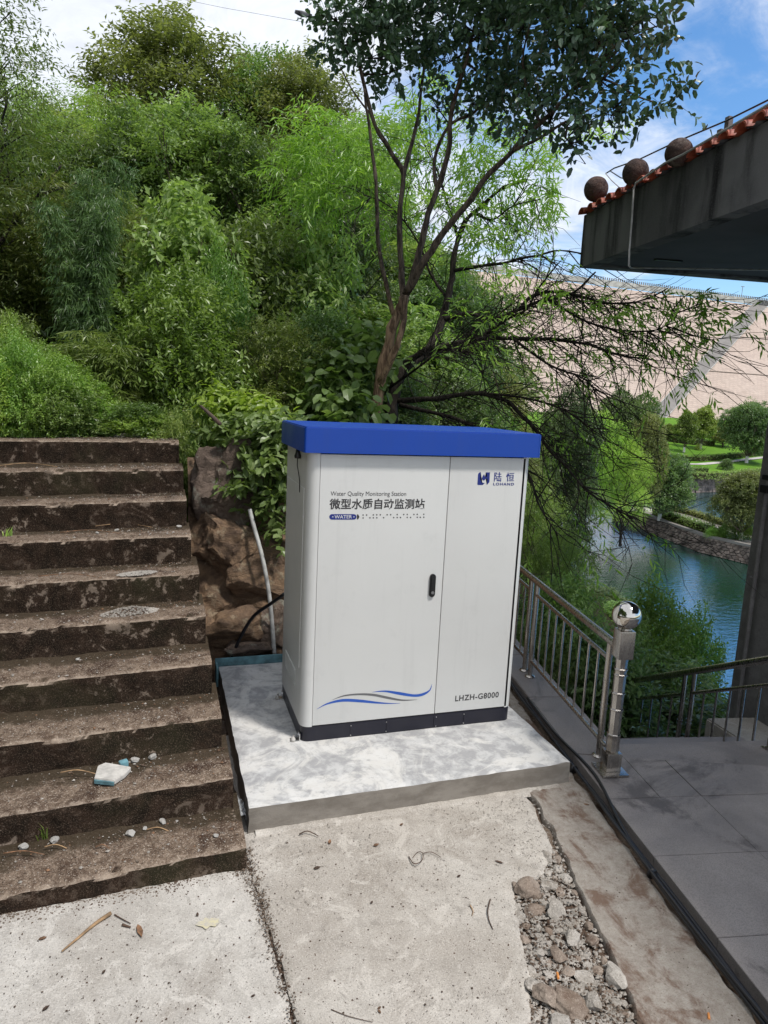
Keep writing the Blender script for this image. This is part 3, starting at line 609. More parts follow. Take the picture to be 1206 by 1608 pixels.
nw = empty('newel_post', (NP[0], NP[1], -.08), 'octagonal stainless newel post with a polished ball on top', 'newel post')
rot = Matrix.Translation((NP[0], NP[1], 0)) @ Matrix.Rotation(-TA, 4, 'Z')
def nb(hw, z0, z1, bev): return MB().box((-hw, -hw, z0), (hw, hw, z1), bev, rot)
nb(.072, -.079, -.066, .004).build('base_plate', m_steel, nw, smooth=30)
nb(.040, -.066, .035, .006).build('base_block', m_steel, nw, smooth=30)
def octa(z0r):
    return MB().lathe((NP[0], NP[1], 0), z0r, 8)
o8 = [(.026, .03), (.036, .045), (.034, .07), (.036, .10)]
for z in (.13, .27, .36, .46, .49): o8 += [(.031 if z > .2 else .034, z-.008), (.0355, z-.004), (.0355, z+.002), (.030, z+.006)]
o8 += [(.031, .53), (.034, .55)]
octa(o8).build('shaft', m_steel, nw, smooth=25)
nb(.041, .55, .70, .009).build('capital_block', m_steel, nw, smooth=30)
MB().lathe((NP[0], NP[1], 0), [(.03, .695), (.036, .703), (.03, .712)], 24).build('collar', m_steel, nw, smooth=True)
MB().lathe((NP[0], NP[1], .775), [(.0735*math.sin(a), -.0735*math.cos(a)) for a in np.linspace(.02, math.pi-.02, 28)], 40).build('ball', m_chrome, nw, smooth=True)

r2 = empty('sloping_railing', rp(1, 1.25, -.9), 'dull stainless steel railing sloping down beside the lower steps in front of the pillar', 'railing')
S2 = 1.25
def h2(t): return .32-.52*(t-.37)
MB().tube([rp(-1.6, S2, h2(-1.6)), rp(4.6, S2, h2(4.6))], .024, 16).build('handrail', m_steel, r2, smooth=40)
for t0, t1 in ((-1.5, -.25), (-.13, 1.08), (1.19, 2.4), (2.5, 3.7)):
    for dz, nm in ((.17, 'middle_rail'), (.587, 'bottom_rail')): MB().tube([rp(t0, S2, h2(t0)-dz), rp(t1, S2, h2(t1)-dz)], .013, 10).build(nm, m_steel, r2, smooth=40)
    nb_ = 9
    for i in range(1, nb_): t = t0+(t1-t0)*i/nb_; MB().tube([rp(t, S2, h2(t)-.585), rp(t, S2, h2(t)-.17)], .0075, 8).build('baluster', m_steel, r2, smooth=40)
for t in (-1.5, -.25, -.13, 1.08, 1.19, 2.4, 2.5, 3.7):
    p = rp(t, S2, 0); mb = MB().tube([(p[0], p[1], h2(t)-.70), (p[0], p[1], h2(t)-.01)], .0175, 14); post_rings(mb, p, h2(t)-.7, h2(t), .0175); mb.build('post', m_steel, r2, smooth=35)

# ================================================================== BUILDING: pillar and canopy
bd = empty('pavilion', (4.6, .8, -1.2), 'grey rendered pavilion corner with a tiled canopy on a broad pillar', 'building')
BA = math.radians(6.4); bu = np.array([math.sin(BA), math.cos(BA)]); bv = np.array([bu[1], -bu[0]])
PB = np.array([3.80, .93])
def pf(a, b): return PB + bv*a + bu*b
MB().prism([pf(0, 0), pf(0, -.55), pf(.9, -.55), pf(.9, 0)], -4.5, 3.12, .0).build('pillar', m_wall, bd)
K = np.array([3.045, 2.575]); cu = -np.array([math.sin(math.radians(6.6)), math.cos(math.radians(6.6))]); cv = np.array([math.sin(math.radians(99.4)), math.cos(math.radians(99.4))])
def kf(a, b): return K + cu*a + cv*b   # a towards the camera along the fascia, b to the right
ZF0, ZF1 = 3.08, 3.545
MB().prism([kf(0, 0), kf(7.5, 0), kf(7.5, .13), kf(.13, .13), kf(.13, 7), kf(0, 7)], ZF0, ZF1, .004).build('fascia', m_fascia, bd)
MB().prism([kf(.132, .132), kf(7.4, .132), kf(7.4, 7), kf(.132, 7)], ZF0+.02, ZF0+.16).build('soffit', m_soffit, bd)
MB().prism([kf(0.9, 1.5), kf(1.1, 1.5), kf(1.1, 6.9), kf(.9, 6.9)], ZF0-.10, ZF0+.018).build('soffit_block', m_soffit, bd)  # box added under the soffit to give a darker rectangle
pv = atz(860+652/3.486, 140+937/3.486, ZF0+.018)[:2]
MB().prism([(pv[0]-.12, pv[1]-.02), (pv[0]+.12, pv[1]-.06), (pv[0]+.12, pv[1]-.02), (pv[0]-.12, pv[1]+.02)], ZF0+.008, ZF0+.019).build('vent_slot', m_black, bd)
# roof slab sloping up inwards, then barrel tiles one by one
def kz(a, b, z): p = kf(a, b); return (p[0], p[1], z)
MB().add([kz(0, .02, 3.55), kz(7.5, .02, 3.55), kz(7.5, 3.5, 4.35), kz(0, 3.5, 4.35), kz(0, .02, 3.549), kz(0, 7, 3.549)], [(0, 1, 2, 3)]).build('roof_deck', m_tile, bd)
tl = None
for k in range(44):
    a = .05+.163*k; n = 8; V = []; F = []
    for i, (b, z, r) in enumerate(((-.055, 3.545, .058), (.02, 3.558, .056), (.42, 3.645, .050))):
        for q in range(n+1):
            th = math.pi*q/n; V.append(kz(a+r*math.cos(th), b, z+r*math.sin(th)*.9))
        for q in range(n+1):
            th = math.pi*(1-q/n); V.append(kz(a+(r-.012)*math.cos(th), b, z+(r-.012)*math.sin(th)*.9))
    m = 2*(n+1)
    for i in range(2):
        for q in range(m): F.append((i*m+q, i*m+(q+1) % m, (i+1)*m+(q+1) % m, (i+1)*m+q))
    for q in range(n): F.append((q, q+1, m-2-q, m-1-q)[::-1])
    MB().add(V, F).build('roof_tile', m_tile, bd, smooth=40)
    if k < 43:
        a += .0815; V = []; F = []
        for i, (b, z, r) in enumerate(((-.045, 3.552, .045), (.42, 3.64, .045))):
            for q in range(n+1):
                th = math.pi*q/n; V.append(kz(a+r*math.cos(th), b, z-r*math.sin(th)*.5)); 
        for q in range(n): F.append((q, q+1, n+2+q, n+1+q))
        MB().add(V, F).build('valley_tile', m_fascia if k % 3 else m_tile, bd, smooth=40)
MB().add([kz(-.03, .13, 3.54), kz(2.3, .17, 3.56), kz(2.3, .22, 3.56), kz(-.03, .20, 3.54), kz(-.03, .13, 3.68), kz(2.3, .17, 3.74), kz(2.3, .22, 3.74), kz(-.03, .20, 3.69)], [(0, 1, 5, 4), (1, 2, 6, 5), (2, 3, 7, 6), (3, 0, 4, 7), (4, 5, 6, 7)]).build('verge_board', m_tile, bd)
def on_line(px, py, off):
    d = ray(px, py); p0 = kf(0, off); t = ((p0-CAM[:2]).dot(cv))/(d[:2].dot(cv)); return CAM+d*t
for px, py, r, wd in ((936, 297, 16.3, 'leftmost, at the corner of the canopy'), (998, 271, 17.2, 'middle one of three, crossed by a cable'), (1066, 240, 17.6, 'rightmost of three, beside the bent conduit')):
    c = on_line(px, py, .02); R = r/FPX*np.linalg.norm(c-CAM); b = MB().lathe(c, [(R*math.sin(a), -R*math.cos(a)) for a in np.linspace(.03, math.pi-.03, 20)], 28)
    for v in b.v:
        for q in v: q += .004*fbm(*(q*14))
    b.tube([c-np.array([0, 0, R*.9]), (c[0], c[1], 3.56)], .02, 8)
    tag(b.build('stone_ball', m_ballstone, origin=c, smooth=True), 'mottled stone ball on the canopy edge, ' + wd, 'stone ball', 'stone balls along the canopy')
def zoom7(x, y, off=-.07): return on_line(860+x/3.486, 140+y/3.486, off)
tag(MB().tube([zoom7(*q) for q in ((2300, -440, .05), (1206, 85), (745, 355), (640, 405), (482, 515), (470, 545), (462, 700), (447, 880), (445, 965))] + [tuple(atz(860+455/3.486, 140+978/3.486, 3.06)), tuple(atz(1206, 424, 3.06)), tuple(atz(1300, 428, 3.06))], .0075, 8).build('conduit', m_pvc, origin=(3, 1, 3.5), smooth=40), 'thin pale conduit pipe bent over the tiles and down the canopy fascia', 'conduit')
tag(MB().tube([zoom7(*q, .10) for q in ((2300, -455), (1206, 60), (980, 172), (700, 290), (500, 385), (365, 432), (318, 462))], .006, 6).build('cable', m_rubber, origin=(3, 1, 3.7), smooth=40), 'dark cable strung above the three stone balls', 'cable')
tag(MB().tube([zoom7(*q, .02) for q in ((345, 450), (400, 485), (480, 505), (545, 470), (745, 352))], .005, 6).build('cable', m_rubber, origin=(3, 1.5, 3.7), smooth=40), 'short slack cable looping behind the middle stone ball', 'cable')
tag(MB().tube([zoom7(*q, .02) for q in ((318, 462), (350, 500), (400, 545))], .004, 6).build('wire', m_pvc, origin=(3, 2, 3.7), smooth=40), 'pale wire hanging at the left end of the cable', 'wire')
for x, y0, y1, wd in ((995, 152, 250, 'taller wooden stub'), (950, 222, 285, 'shorter wooden stub')):
    p, q = zoom7(x, y0, .13), zoom7(x, y1, .13); tag(MB().box((p[0]-.018, p[1]-.018, 3.5), (p[0]+.018, p[1]+.018, p[2]), .002).build('cable_support', m_wall, origin=(p[0], p[1], 3.5)), wd + ' holding the cables on the canopy tiles', 'stub post')
# drain pipe with bracket on the pillar
pa, pb = atX(1158, 1133, 3.745), atX(1199, 800, 3.745)
dp = empty('drain_pipe', (pa[0], pa[1], -1), 'thin grey pipe running up the pillar', 'pipe')
xo = 3.735
MB().tube([(xo, pa[1]-.0, -1.2), (xo, pb[1], 3.0)], .018, 10).build('pipe', m_wall, dp, smooth=40)
for z in (1.35, .55, -.2): MB().box((xo-.022, pb[1]-.024, z-.008), (xo+.03, pb[1]+.024, z+.008), .002).build('clamp', m_wall, dp)
MB().box((xo-.035, pb[1]-.045, 1.22), (xo+.03, pb[1]+.02, 1.28), .006).box((xo-.03, pb[1]-.04, 1.32), (xo+.03, pb[1]+.02, 1.36), .006).build('junction_box', m_black, dp)
# concrete block and dead roots at the pillar foot
bt = atd(1108, 1127, 5.75)
blk = empty('concrete_block', (bt[0]+.3, bt[1]-.2, bt[2]-.6), 'square grey concrete block at the foot of the pillar', 'concrete block')
b0 = bt[:2]; MB().prism([b0, b0+bv*.75-bu*.05, b0+bv*.75-bu*.65, b0-bu*.62+bv*.05], bt[2]-1.6, bt[2], .012).build('block', m_slab2, blk)
rt = empty('dead_roots', (3.3, .3, -1), 'brown dead tree roots lying between block and railing', 'roots')
for q in range(7):
    p0 = atd(1150+q*10, 1200, 5.25+.05*q); a = [p0 + np.array([0, 0, -.35])]
    for s in range(6): a.append(a[-1]+np.array([.07*random.uniform(-.2, 1), .05*random.uniform(-1, .6), .10*random.uniform(.4, 1)]))
    MB().tube(a, [.04-.004*i for i in range(7)], 7).build('root', m_wood if q % 2 else m_twig, rt, smooth=True)
# ================================================================== FOLIAGE
def leaf_mat(name, a, b, c, rough=.38, trans=.42, obvar=.36, spec=.6):
    a, b, c = [(q[0]*1.22, q[1]*1.16, q[2]*1.45) for q in (a, b, c)]
    k = NM(name); at = k.n('ShaderNodeAttribute'); at.attribute_name = 'tint'; t = at.outputs['Fac']
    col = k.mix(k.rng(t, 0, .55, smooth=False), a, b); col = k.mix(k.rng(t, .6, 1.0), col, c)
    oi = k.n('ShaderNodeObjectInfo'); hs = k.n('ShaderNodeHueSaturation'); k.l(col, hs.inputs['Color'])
    k.l(k.rng(oi.outputs['Random'], 0, 1, 1-obvar, 1+obvar, smooth=False), hs.inputs['Value']); k.l(k.rng(k.math('FRACT', k.math('MULTIPLY', oi.outputs['Random'], 7.31)), 0, 1, .485, .515, smooth=False), hs.inputs['Hue'])
    col = hs.outputs[0]; k.fin(col, rough, None, 0, spec)
    tl = k.n('ShaderNodeBsdfTranslucent'); k.l(k.mix(1.0, col, (1.2, 1.3, .65), 'MULTIPLY'), tl.inputs[0])
    ms = k.n('ShaderNodeMixShader'); ms.inputs[0].default_value = trans; k.l(k.p.outputs[0], ms.inputs[1]); k.l(tl.outputs[0], ms.inputs[2]); k.l(ms.outputs[0], k.out.inputs[0]); return k.m
G = lambda r, g, b, s=1.0: (r*s, g*s, b*s)
lm_mid = leaf_mat('mid_green_leaf', (.10, .165, .036), (.17, .255, .06), (.28, .38, .12))
lm_dark = leaf_mat('dark_green_leaf', (.060, .105, .030), (.105, .17, .048), (.18, .26, .085))
lm_olive = leaf_mat('olive_leaf', (.13, .165, .04), (.21, .25, .065), (.32, .36, .12))
lm_bright = leaf_mat('bright_green_leaf', (.16, .28, .032), (.25, .40, .05), (.37, .50, .10), trans=.45)
lm_bamboo = leaf_mat('bamboo_leaf', (.12, .165, .035), (.19, .25, .055), (.30, .34, .11))
lm_weed = leaf_mat('fresh_weed_leaf', (.13, .235, .035), (.22, .36, .06), (.34, .48, .11), trans=.4)
lm_gloss = leaf_mat('blue_green_glossy_leaf', (.040, .085, .040), (.070, .13, .058), (.13, .21, .095), rough=.34, trans=.18, obvar=.05, spec=.5)  # kept dark for a backlit crown; that shade is in the leaf colour
lm_yellow = leaf_mat('yellow_green_leaf', (.12, .18, .03), (.19, .26, .05), (.28, .33, .09))
def bark(name, a, b, st=.2):
    k = NM(name); n = k.noise(30, 7, .7, .6, co=k.obj, stretch=(1, 1, st)); m = k.noise(4, 5, .6, co=k.obj); c = k.mix(k.rng(n, .38, .62), a, b); c = k.mix(k.math('MULTIPLY', k.rng(m, .5, .7), .5), c, tuple(x*.6 for x in a))
    return k.fin(c, .92, k.bump(n, .02, 1), spec=.15)
def bark_fade():
    k = NM('peeling_bark'); n = k.noise(30, 7, .7, .6, stretch=(1, 1, .2)); m = k.noise(4, 5, .6); sz = k.n('ShaderNodeSeparateXYZ'); k.l(k.pos, sz.inputs[0]); h = k.rng(k.math('ADD', sz.outputs[2], k.math('MULTIPLY', m, .9)), 2.6, 3.3)
    lo = k.mix(k.rng(n, .40, .58), (.15, .095, .06), (.42, .28, .175)); hi = k.mix(k.rng(n, .40, .58), (.05, .04, .033), (.16, .125, .095)); c = k.mix(h, lo, hi)
    return k.fin(c, .92, k.bump(n, .03, 1), spec=.15)
bk_fork = bark_fade()
bk_orange = bark('peeling_tan_bark', (.17, .11, .07), (.42, .28, .17)); bk_dark = bark('dark_bark', (.018, .015, .013), (.05, .042, .035)); bk_brown = bark('grey_brown_bark', (.09, .072, .055), (.19, .155, .12)); bk_green = bark('green_culm', (.05, .09, .02), (.09, .12, .04))
def norm(a): return a/np.maximum(1e-9, np.linalg.norm(a, axis=-1, keepdims=True))
def leaf_geo(P, ax, nr, Ln, Wd, hi=False):
    """P base points, ax axis, nr normal -> quads folded on the midrib (lo) or six triangles (hi)"""
    ax = norm(ax); sd = norm(np.cross(ax, nr)); nr = np.cross(sd, ax); n = len(P); Ln = Ln[:, None]; Wd = Wd[:, None]
    if not hi:
        V = np.stack([P, P+ax*Ln*.45+sd*Wd*.5+nr*Wd*.16, P+ax*Ln-nr*Ln*.10, P+ax*Ln*.45-sd*Wd*.5+nr*Wd*.16], 1).reshape(-1, 3)
        b = np.arange(n)[:, None]*4; F = np.concatenate([b+np.array([[0, 1, 2]]), b+np.array([[0, 2, 3]])], 1).reshape(-1, 3); return V, F, 4
    t = [P, P+ax*Ln*.5-nr*Ln*.03, P+ax*Ln-nr*Ln*.16, P+ax*Ln*.24+sd*Wd*.42+nr*Wd*.14, P+ax*Ln*.72+sd*Wd*.42+nr*Wd*.10-nr*Ln*.05, P+ax*Ln*.24-sd*Wd*.42+nr*Wd*.14, P+ax*Ln*.72-sd*Wd*.42+nr*Wd*.10-nr*Ln*.05]
    V = np.stack(t, 1).reshape(-1, 3); b = np.arange(n)[:, None]*7
    F = np.concatenate([b+np.array([q]) for q in ([0, 1, 3], [3, 1, 4], [4, 1, 2], [0, 5, 1], [5, 6, 1], [6, 2, 1])], 1).reshape(-1, 3); return V, F, 7
def sprays(O, D, rng, nl=8, sl=.3, Ln=.08, Wd=.035, splay=.8, droop=.25, hi=False, upn=1.0, lv=.25, clump=None, tuft=False):
    """leaves set alternately along twigs starting at O heading D"""
    S = len(O); D = norm(D); sl_ = sl*rng.uniform(.7, 1.25, S); k = np.arange(nl)
    sv = norm(np.cross(D, rng.normal(size=(S, 3)))); t = (k+.6)/nl if not tuft else np.full(nl, .25)+.5*k/nl
    base = O[:, None]+D[:, None]*(t[None, :, None]*sl_[:, None, None]); base[..., 2] -= droop*sl_[:, None]*t[None]**2*.6
    sg = np.where(k % 2 == 0, 1, -1)[None, :, None]
    ax = D[:, None]*.55+sv[:, None]*sg*splay+rng.normal(scale=.28, size=(S, nl, 3)); ax[..., 2] -= droop
    nr = np.array([0, 0, 1.0])*upn+rng.normal(scale=.45, size=(S, nl, 3))
    L_ = Ln*rng.uniform(1-lv, 1+lv, (S, nl)); W_2 = Wd*rng.uniform(.8, 1.2, (S, nl))
    V, F, m = leaf_geo(base.reshape(-1, 3), ax.reshape(-1, 3), nr.reshape(-1, 3), L_.ravel(), W_2.ravel(), hi)
    st = rng.uniform(0, .6, S) if clump is None else clump; tint = np.clip(st[:, None]+rng.uniform(-.12, .42, (S, nl)), 0, 1).ravel()
    return V, F, np.repeat(tint, m)
def blob_points(blobs, n, rng, shell=.55, up=.15):
    """points and outward directions inside a set of (centre, radius xyz) lobes, biased to the skin, with eroded gaps"""
    vol = np.array([np.prod(b[1])**.72 for b in blobs]); cnt = np.maximum(4, (n*vol/vol.sum())).astype(int); O = []; D = []; T = []
    for (c, r), m in zip(blobs, cnt):
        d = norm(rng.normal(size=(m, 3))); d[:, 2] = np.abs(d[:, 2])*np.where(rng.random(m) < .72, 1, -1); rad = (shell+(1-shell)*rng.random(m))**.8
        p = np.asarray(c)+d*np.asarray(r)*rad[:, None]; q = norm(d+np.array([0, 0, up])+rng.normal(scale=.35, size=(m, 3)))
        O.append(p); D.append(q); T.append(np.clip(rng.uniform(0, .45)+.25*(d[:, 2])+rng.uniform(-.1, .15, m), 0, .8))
    return np.vstack(O), np.vstack(D), np.concatenate(T)
def lobes(rng, H, R, z0=.3, n=16, rl=.34, taper=.5, lean=0):
    """lobe layout of a crown: height H, radius R, starting at z0*H"""
    out = []
    for i in range(n):
        f = (i+.5)/n; z = H*(z0+(1-z0)*f*.92); a = i*2.4+rng.uniform(-.5, .5); rr = R*(1-taper*f)*rng.uniform(.25, .85) if i < n-1 else 0
        s = R*rl*rng.uniform(.75, 1.3); out.append(((math.cos(a)*rr+lean*z, math.sin(a)*rr, z), (s, s, s*rng.uniform(.65, .95))))
    for i in range(n//2+3):   # shoots that break the outline
        a = rng.uniform(0, 6.28); f = rng.uniform(.25, 1.0); z = H*(z0+(1-z0)*f); rr = R*(1-taper*f)*rng.uniform(.8, 1.12)*(1 if f < .85 else .4); s = R*rng.uniform(.08, .13); out.append(((math.cos(a)*rr, math.sin(a)*rr, z*rng.uniform(.98, 1.07)), (s, s, s*rng.uniform(1.6, 2.6))))
    return out
def limb_mesh(rng, H, R, blobs, r0, mat, name, sides=6, wig=.05, fine=True):
    mb = MB(); n = 8; tp = [(wig*H*fbm(i*.6, 3, rng.integers(99), .7)*(i/n), wig*H*fbm(i*.6, 9, rng.integers(99), .7)*(i/n), H*.9*i/n) for i in range(n+1)]; mb.tube(tp, [r0*(1-.88*i/n)+.004 for i in range(n+1)], sides+2)
    for c, r in blobs:
        c = np.array(c); zb = max(.12*H, c[2]-np.hypot(c[0], c[1])*.9-.1*H); f = min(zb/(H*.9), .95)*n; i = int(f); q = f-i; s = np.array(tp[i])*(1-q)+np.array(tp[min(i+1, n)])*q
        mid = (s+c)/2+np.array([0, 0, -.04*H])*rng.uniform(0, 1.5)+rng.normal(scale=.03*R, size=3); rb = r0*.42*(1-.8*zb/H); mb.tube([s, s*.5+mid*.5, mid, mid*.45+c*.55, c], [rb, rb*.85, rb*.65, rb*.45, rb*.2], sides-1)
        if fine:
            for _ in range(3): e = c+norm(rng.normal(size=3))*np.array(r)*.8; mb.tube([mid*.4+c*.6, (c+e)/2+rng.normal(scale=.05*R, size=3), e], [rb*.35, rb*.2, rb*.08], 4)
    V = np.vstack(mb.v); me = bpy.data.meshes.new(name); me.from_pydata(V.tolist(), [], mb.f); me.materials.append(mat); me.shade_smooth(); return me
PROTO = {}
def proto(key, H, R, mat, bmat, n, nl, sl, Ln, Wd, seed, z0=.3, nlobe=16, rl=.34, taper=.5, droop=.25, splay=.8, shell=.5, up=.15, r0=None, flatten=None, hi=False, tuft=False):
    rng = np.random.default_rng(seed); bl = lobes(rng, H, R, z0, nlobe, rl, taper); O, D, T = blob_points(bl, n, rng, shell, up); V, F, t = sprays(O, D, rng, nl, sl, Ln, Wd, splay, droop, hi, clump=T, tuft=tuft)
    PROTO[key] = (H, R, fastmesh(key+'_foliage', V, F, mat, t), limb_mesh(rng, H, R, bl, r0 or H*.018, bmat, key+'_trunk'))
proto('broad', 6, 2.1, lm_mid, bk_brown, 5200, 7, .34, .105, .048, 11, z0=.25, nlobe=30, rl=.25, shell=.35)
proto('broad2', 6, 1.9, lm_olive, bk_brown, 4800, 8, .38, .10, .038, 12, z0=.22, nlobe=28, rl=.24, taper=.65, shell=.35, up=.5)
proto('dark', 6, 2.1, lm_dark, bk_dark, 5200, 7, .33, .11, .052, 13, z0=.15, nlobe=28, rl=.27, taper=.4)
proto('feather', 6, 2.2, lm_mid, bk_dark, 2900, 12, .5, .075, .024, 14, z0=.35, nlobe=24, rl=.27, droop=.35, up=0)
proto('willow', 6, 2.2, lm_bright, bk_dark, 3600, 8, .42, .11, .024, 15, z0=.3, nlobe=22, rl=.30, droop=.75)
proto('shrub', 1.6, .9, lm_weed, bk_green, 1500, 8, .22, .070, .030, 16, z0=.12, nlobe=18, rl=.34, droop=.1, up=.8)
proto('shrub2', 1.8, 1.0, lm_mid, bk_brown, 1400, 7, .25, .085, .040, 17, z0=.1, nlobe=18, rl=.34, droop=.3, up=.3)
proto('shrub3', 1.8, 1.0, lm_yellow, bk_brown, 1700, 9, .26, .060, .018, 18, z0=.1, nlobe=18, rl=.34, droop=.4, up=.2)
proto('shrub4', 1.8, 1.0, lm_dark, bk_dark, 1300, 7, .25, .11, .050, 19, z0=.08, nlobe=18, rl=.36, droop=.35, up=.2)
proto('vinebush', 2.2, 1.2, lm_mid, bk_brown, 1300, 5, .16, .115, .064, 20, z0=.1, nlobe=16, rl=.36, droop=.5, up=.2)
# round lawn trees: compact small leaves
proto('round', 6, 3.0, lm_dark, bk_brown, 7500, 6, .38, .20, .10, 21, z0=.34, nlobe=34, rl=.36, taper=.35, droop=.2, shell=.8, up=.3, r0=.16)
proto('round2', 6, 3.0, lm_olive, bk_brown, 7500, 6, .38, .20, .10, 22, z0=.36, nlobe=34, rl=.34, taper=.3, droop=.2, shell=.8, up=.3, r0=.15)
proto('layered', 6, 2.2, lm_yellow, bk_brown, 3000, 7, .4, .24, .12, 23, z0=.34, nlobe=20, rl=.30, taper=.55, droop=.1, shell=.6, up=.3, r0=.14)
# bamboo: slender culms leaning outward with drooping narrow leaves
def bamboo(key, H, nc, spread, mat, seed, n):
    rng = np.random.default_rng(seed); mb = MB(); O = []; D = []; T = []
    for c in range(nc):
        a = rng.uniform(0, 6.28); b = rng.uniform(0, spread); x, y = math.cos(a)*b, math.sin(a)*b; h = H*rng.uniform(.7, 1); ln = rng.uniform(.03, .12)
        pts = [np.array([x+math.cos(a)*ln*h*(i/9)**2.2*2, y+math.sin(a)*ln*h*(i/9)**2.2*2, h*i/9*(1-.03*(i/9)**3)]) for i in range(10)]; mb.tube(pts, [.016*(1-.8*i/9)+.002 for i in range(10)], 6); tt = rng.uniform(0, .5)
        for m in range(n//nc):
            f = rng.uniform(.12, 1)**.8*8.99; i = int(f); p = pts[i]*(1-f+i)+pts[i+1]*(f-i); d = norm(np.array([rng.normal(), rng.normal(), .25])); O.append(p+d*rng.uniform(.05, .32)*(1.15-f/9)); D.append(d); T.append(tt+rng.uniform(0, .2))
    V, F, t = sprays(np.array(O), np.array(D), rng, 7, .22, .13, .017, .55, .7, clump=np.array(T), upn=.6)
    Vm = np.vstack(mb.v); me = bpy.data.meshes.new(key+'_culms'); me.from_pydata(Vm.tolist(), [], mb.f); me.materials.append(bk_green); me.shade_smooth()
    PROTO[key] = (H, spread*1.6, fastmesh(key+'_foliage', V, F, mat, t), me)
bamboo('bamboo', 4.5, 22, .8, lm_bamboo, 31, 4200); bamboo('bamboodark', 4.0, 12, .28, lm_dark, 32, 2600); bamboo('bamboolow', 2.0, 14, .5, lm_yellow, 33, 1800)
def plant(key, base, top_z, width, name, label, cat, group=None, rz=None):
    H, R, fo, tr_ = PROTO[key]; s = (top_z-base[2])/H; sw = width/(2*R)
    o = empty(name, tuple(base), label, cat, group, rz=random.uniform(0, 6.28) if rz is None else rz)
    culm = 'bamboo' in key
    for me, nm in ((fo, 'crown' if not culm else 'leaves'), (tr_, 'trunk' if not culm else 'culms')):
        q = link(nm if 'shrub' not in key else ('foliage' if nm == 'crown' else 'stems'), me, o); q.scale = (sw, sw, s)
    return o
def at_px(key, px, ytop, dist, wpx, name, label, cat, group=None, zb=None, rz=None):
    p = atd(px, ytop, dist); base = (p[0], p[1], float(terr(p[0], p[1]))-.1 if zb is None else zb)
    rr = np.linalg.norm(p-CAM); return plant(key, base, max(p[2], base[2]+.3), wpx*rr/FPX, name, label, cat, group, rz)

# ---------------- wooded hillside, named by what marks each one
WG = 'trees of the wooded hillside'
T_ = [
 ('feather', 30, 130, 11.0, 300, 'tall feathery tree at the left frame edge, dark branches showing'),
 ('feather', -175, -120, 8.5, 400, 'overhanging feathery tree whose tip hangs into the upper left corner'),
 ('willow', 165, 175, 13.0, 210, 'light yellow-green slender tree left of the tallest crown'),
 ('broad2', 255, 50, 14.0, 330, 'tallest loose olive-leaved tree against the pale sky'),
 ('broad', 395, 85, 15.0, 210, 'thin wispy tree standing out above the ridge right of the tallest crown'),
 ('broad2', 470, 115, 14.0, 260, 'olive tree at the right end of the skyline beside the forked trunk tree'),
 ('broad', 560, 190, 13.0, 220, 'olive-green tree half hidden behind the forked trunk'),
 ('broad', 300, 160, 10.5, 300, 'mid green spreading tree in the middle of the wooded slope'),
 ('dark', 215, 205, 11.0, 220, 'dark evergreen tree filling the gap under the tallest crown'),
 ('broad', 430, 215, 10.5, 250, 'dense mid green tree left of the bright willow leaves'),
 ('dark', 520, 300, 10.0, 220, 'very dark tree in the shade left of the forked trunk'),
 ('bamboo', 20, 270, 9.0, 300, 'pale yellow-green bamboo clump at the left frame edge'),
 ('bamboodark', 118, 214, 7.6, 62, 'narrow dark bamboo column standing above the weeds'),
 ('bamboo', 200, 300, 9.0, 190, 'bamboo clump right behind the dark bamboo column'),
 ('broad2', 90, 200, 12.0, 240, 'olive tree behind the dark bamboo column'),
 ('vinebush', 285, 318, 7.8, 240, 'broad-leaved silvery green bush arching in the middle of the slope'),
 ('shrub2', 375, 375, 8.2, 230, 'leafy bush right of the silvery arching bush'),
 ('vinebush', 480, 360, 8.6, 210, 'dark leafy bush left of the tree trunk fork'),
 ('shrub3', 440, 520, 6.9, 200, 'yellowish wispy bush behind the vine-covered rock'),
 ('shrub2', 520, 505, 7.0, 170, 'mixed green bush just left of the tan trunk'),
 ('shrub', 275, 455, 6.6, 230, 'upright fresh green mugwort bush in the middle of the bank'),
 ('shrub', 345, 430, 7.2, 110, 'slender fresh green sapling rising above the mugwort bush'),
 ('bamboolow', 180, 505, 6.6, 200, 'low spiky bamboo grass left of the mugwort bush'),
 ('shrub4', 140, 560, 7.4, 260, 'dark low bush between weeds and bamboo column'),
]
for key, px, yt, d, wp, lab in T_:
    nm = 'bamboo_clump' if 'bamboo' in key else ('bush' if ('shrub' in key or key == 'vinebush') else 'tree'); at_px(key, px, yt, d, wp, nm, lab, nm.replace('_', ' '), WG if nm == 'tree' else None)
rr_ = random.Random(5)
for row, (d, y0, n, ky) in enumerate(((17, 235, 11, ('dark', 'broad', 'broad2')), (22, 225, 10, ('dark', 'broad')), (12.2, 330, 9, ('dark', 'broad', 'dark')), (9.6, 430, 9, ('shrub4', 'shrub2', 'vinebush')))):
    for i in range(n):
        px = -160+880*(i+.5)/n+rr_.uniform(-30, 30); key = ky[i % len(ky)]
        yt = y0+rr_.uniform(-15, 45)+max(0, px-470)*(.75 if row < 2 else .3)
        at_px(key, px, yt, d+rr_.uniform(-.8, .8), rr_.uniform(230, 330) if 'shrub' not in key and key != 'vinebush' else rr_.uniform(200, 260), 'tree' if row < 3 else 'bush',
              'shaded tree filling the back of the wooded hillside' if row < 3 else 'shaded undergrowth bush at the foot of the hillside trees', 'tree' if row < 3 else 'bush', 'trees filling the back of the hillside' if row < 3 else 'undergrowth bushes of the hillside')
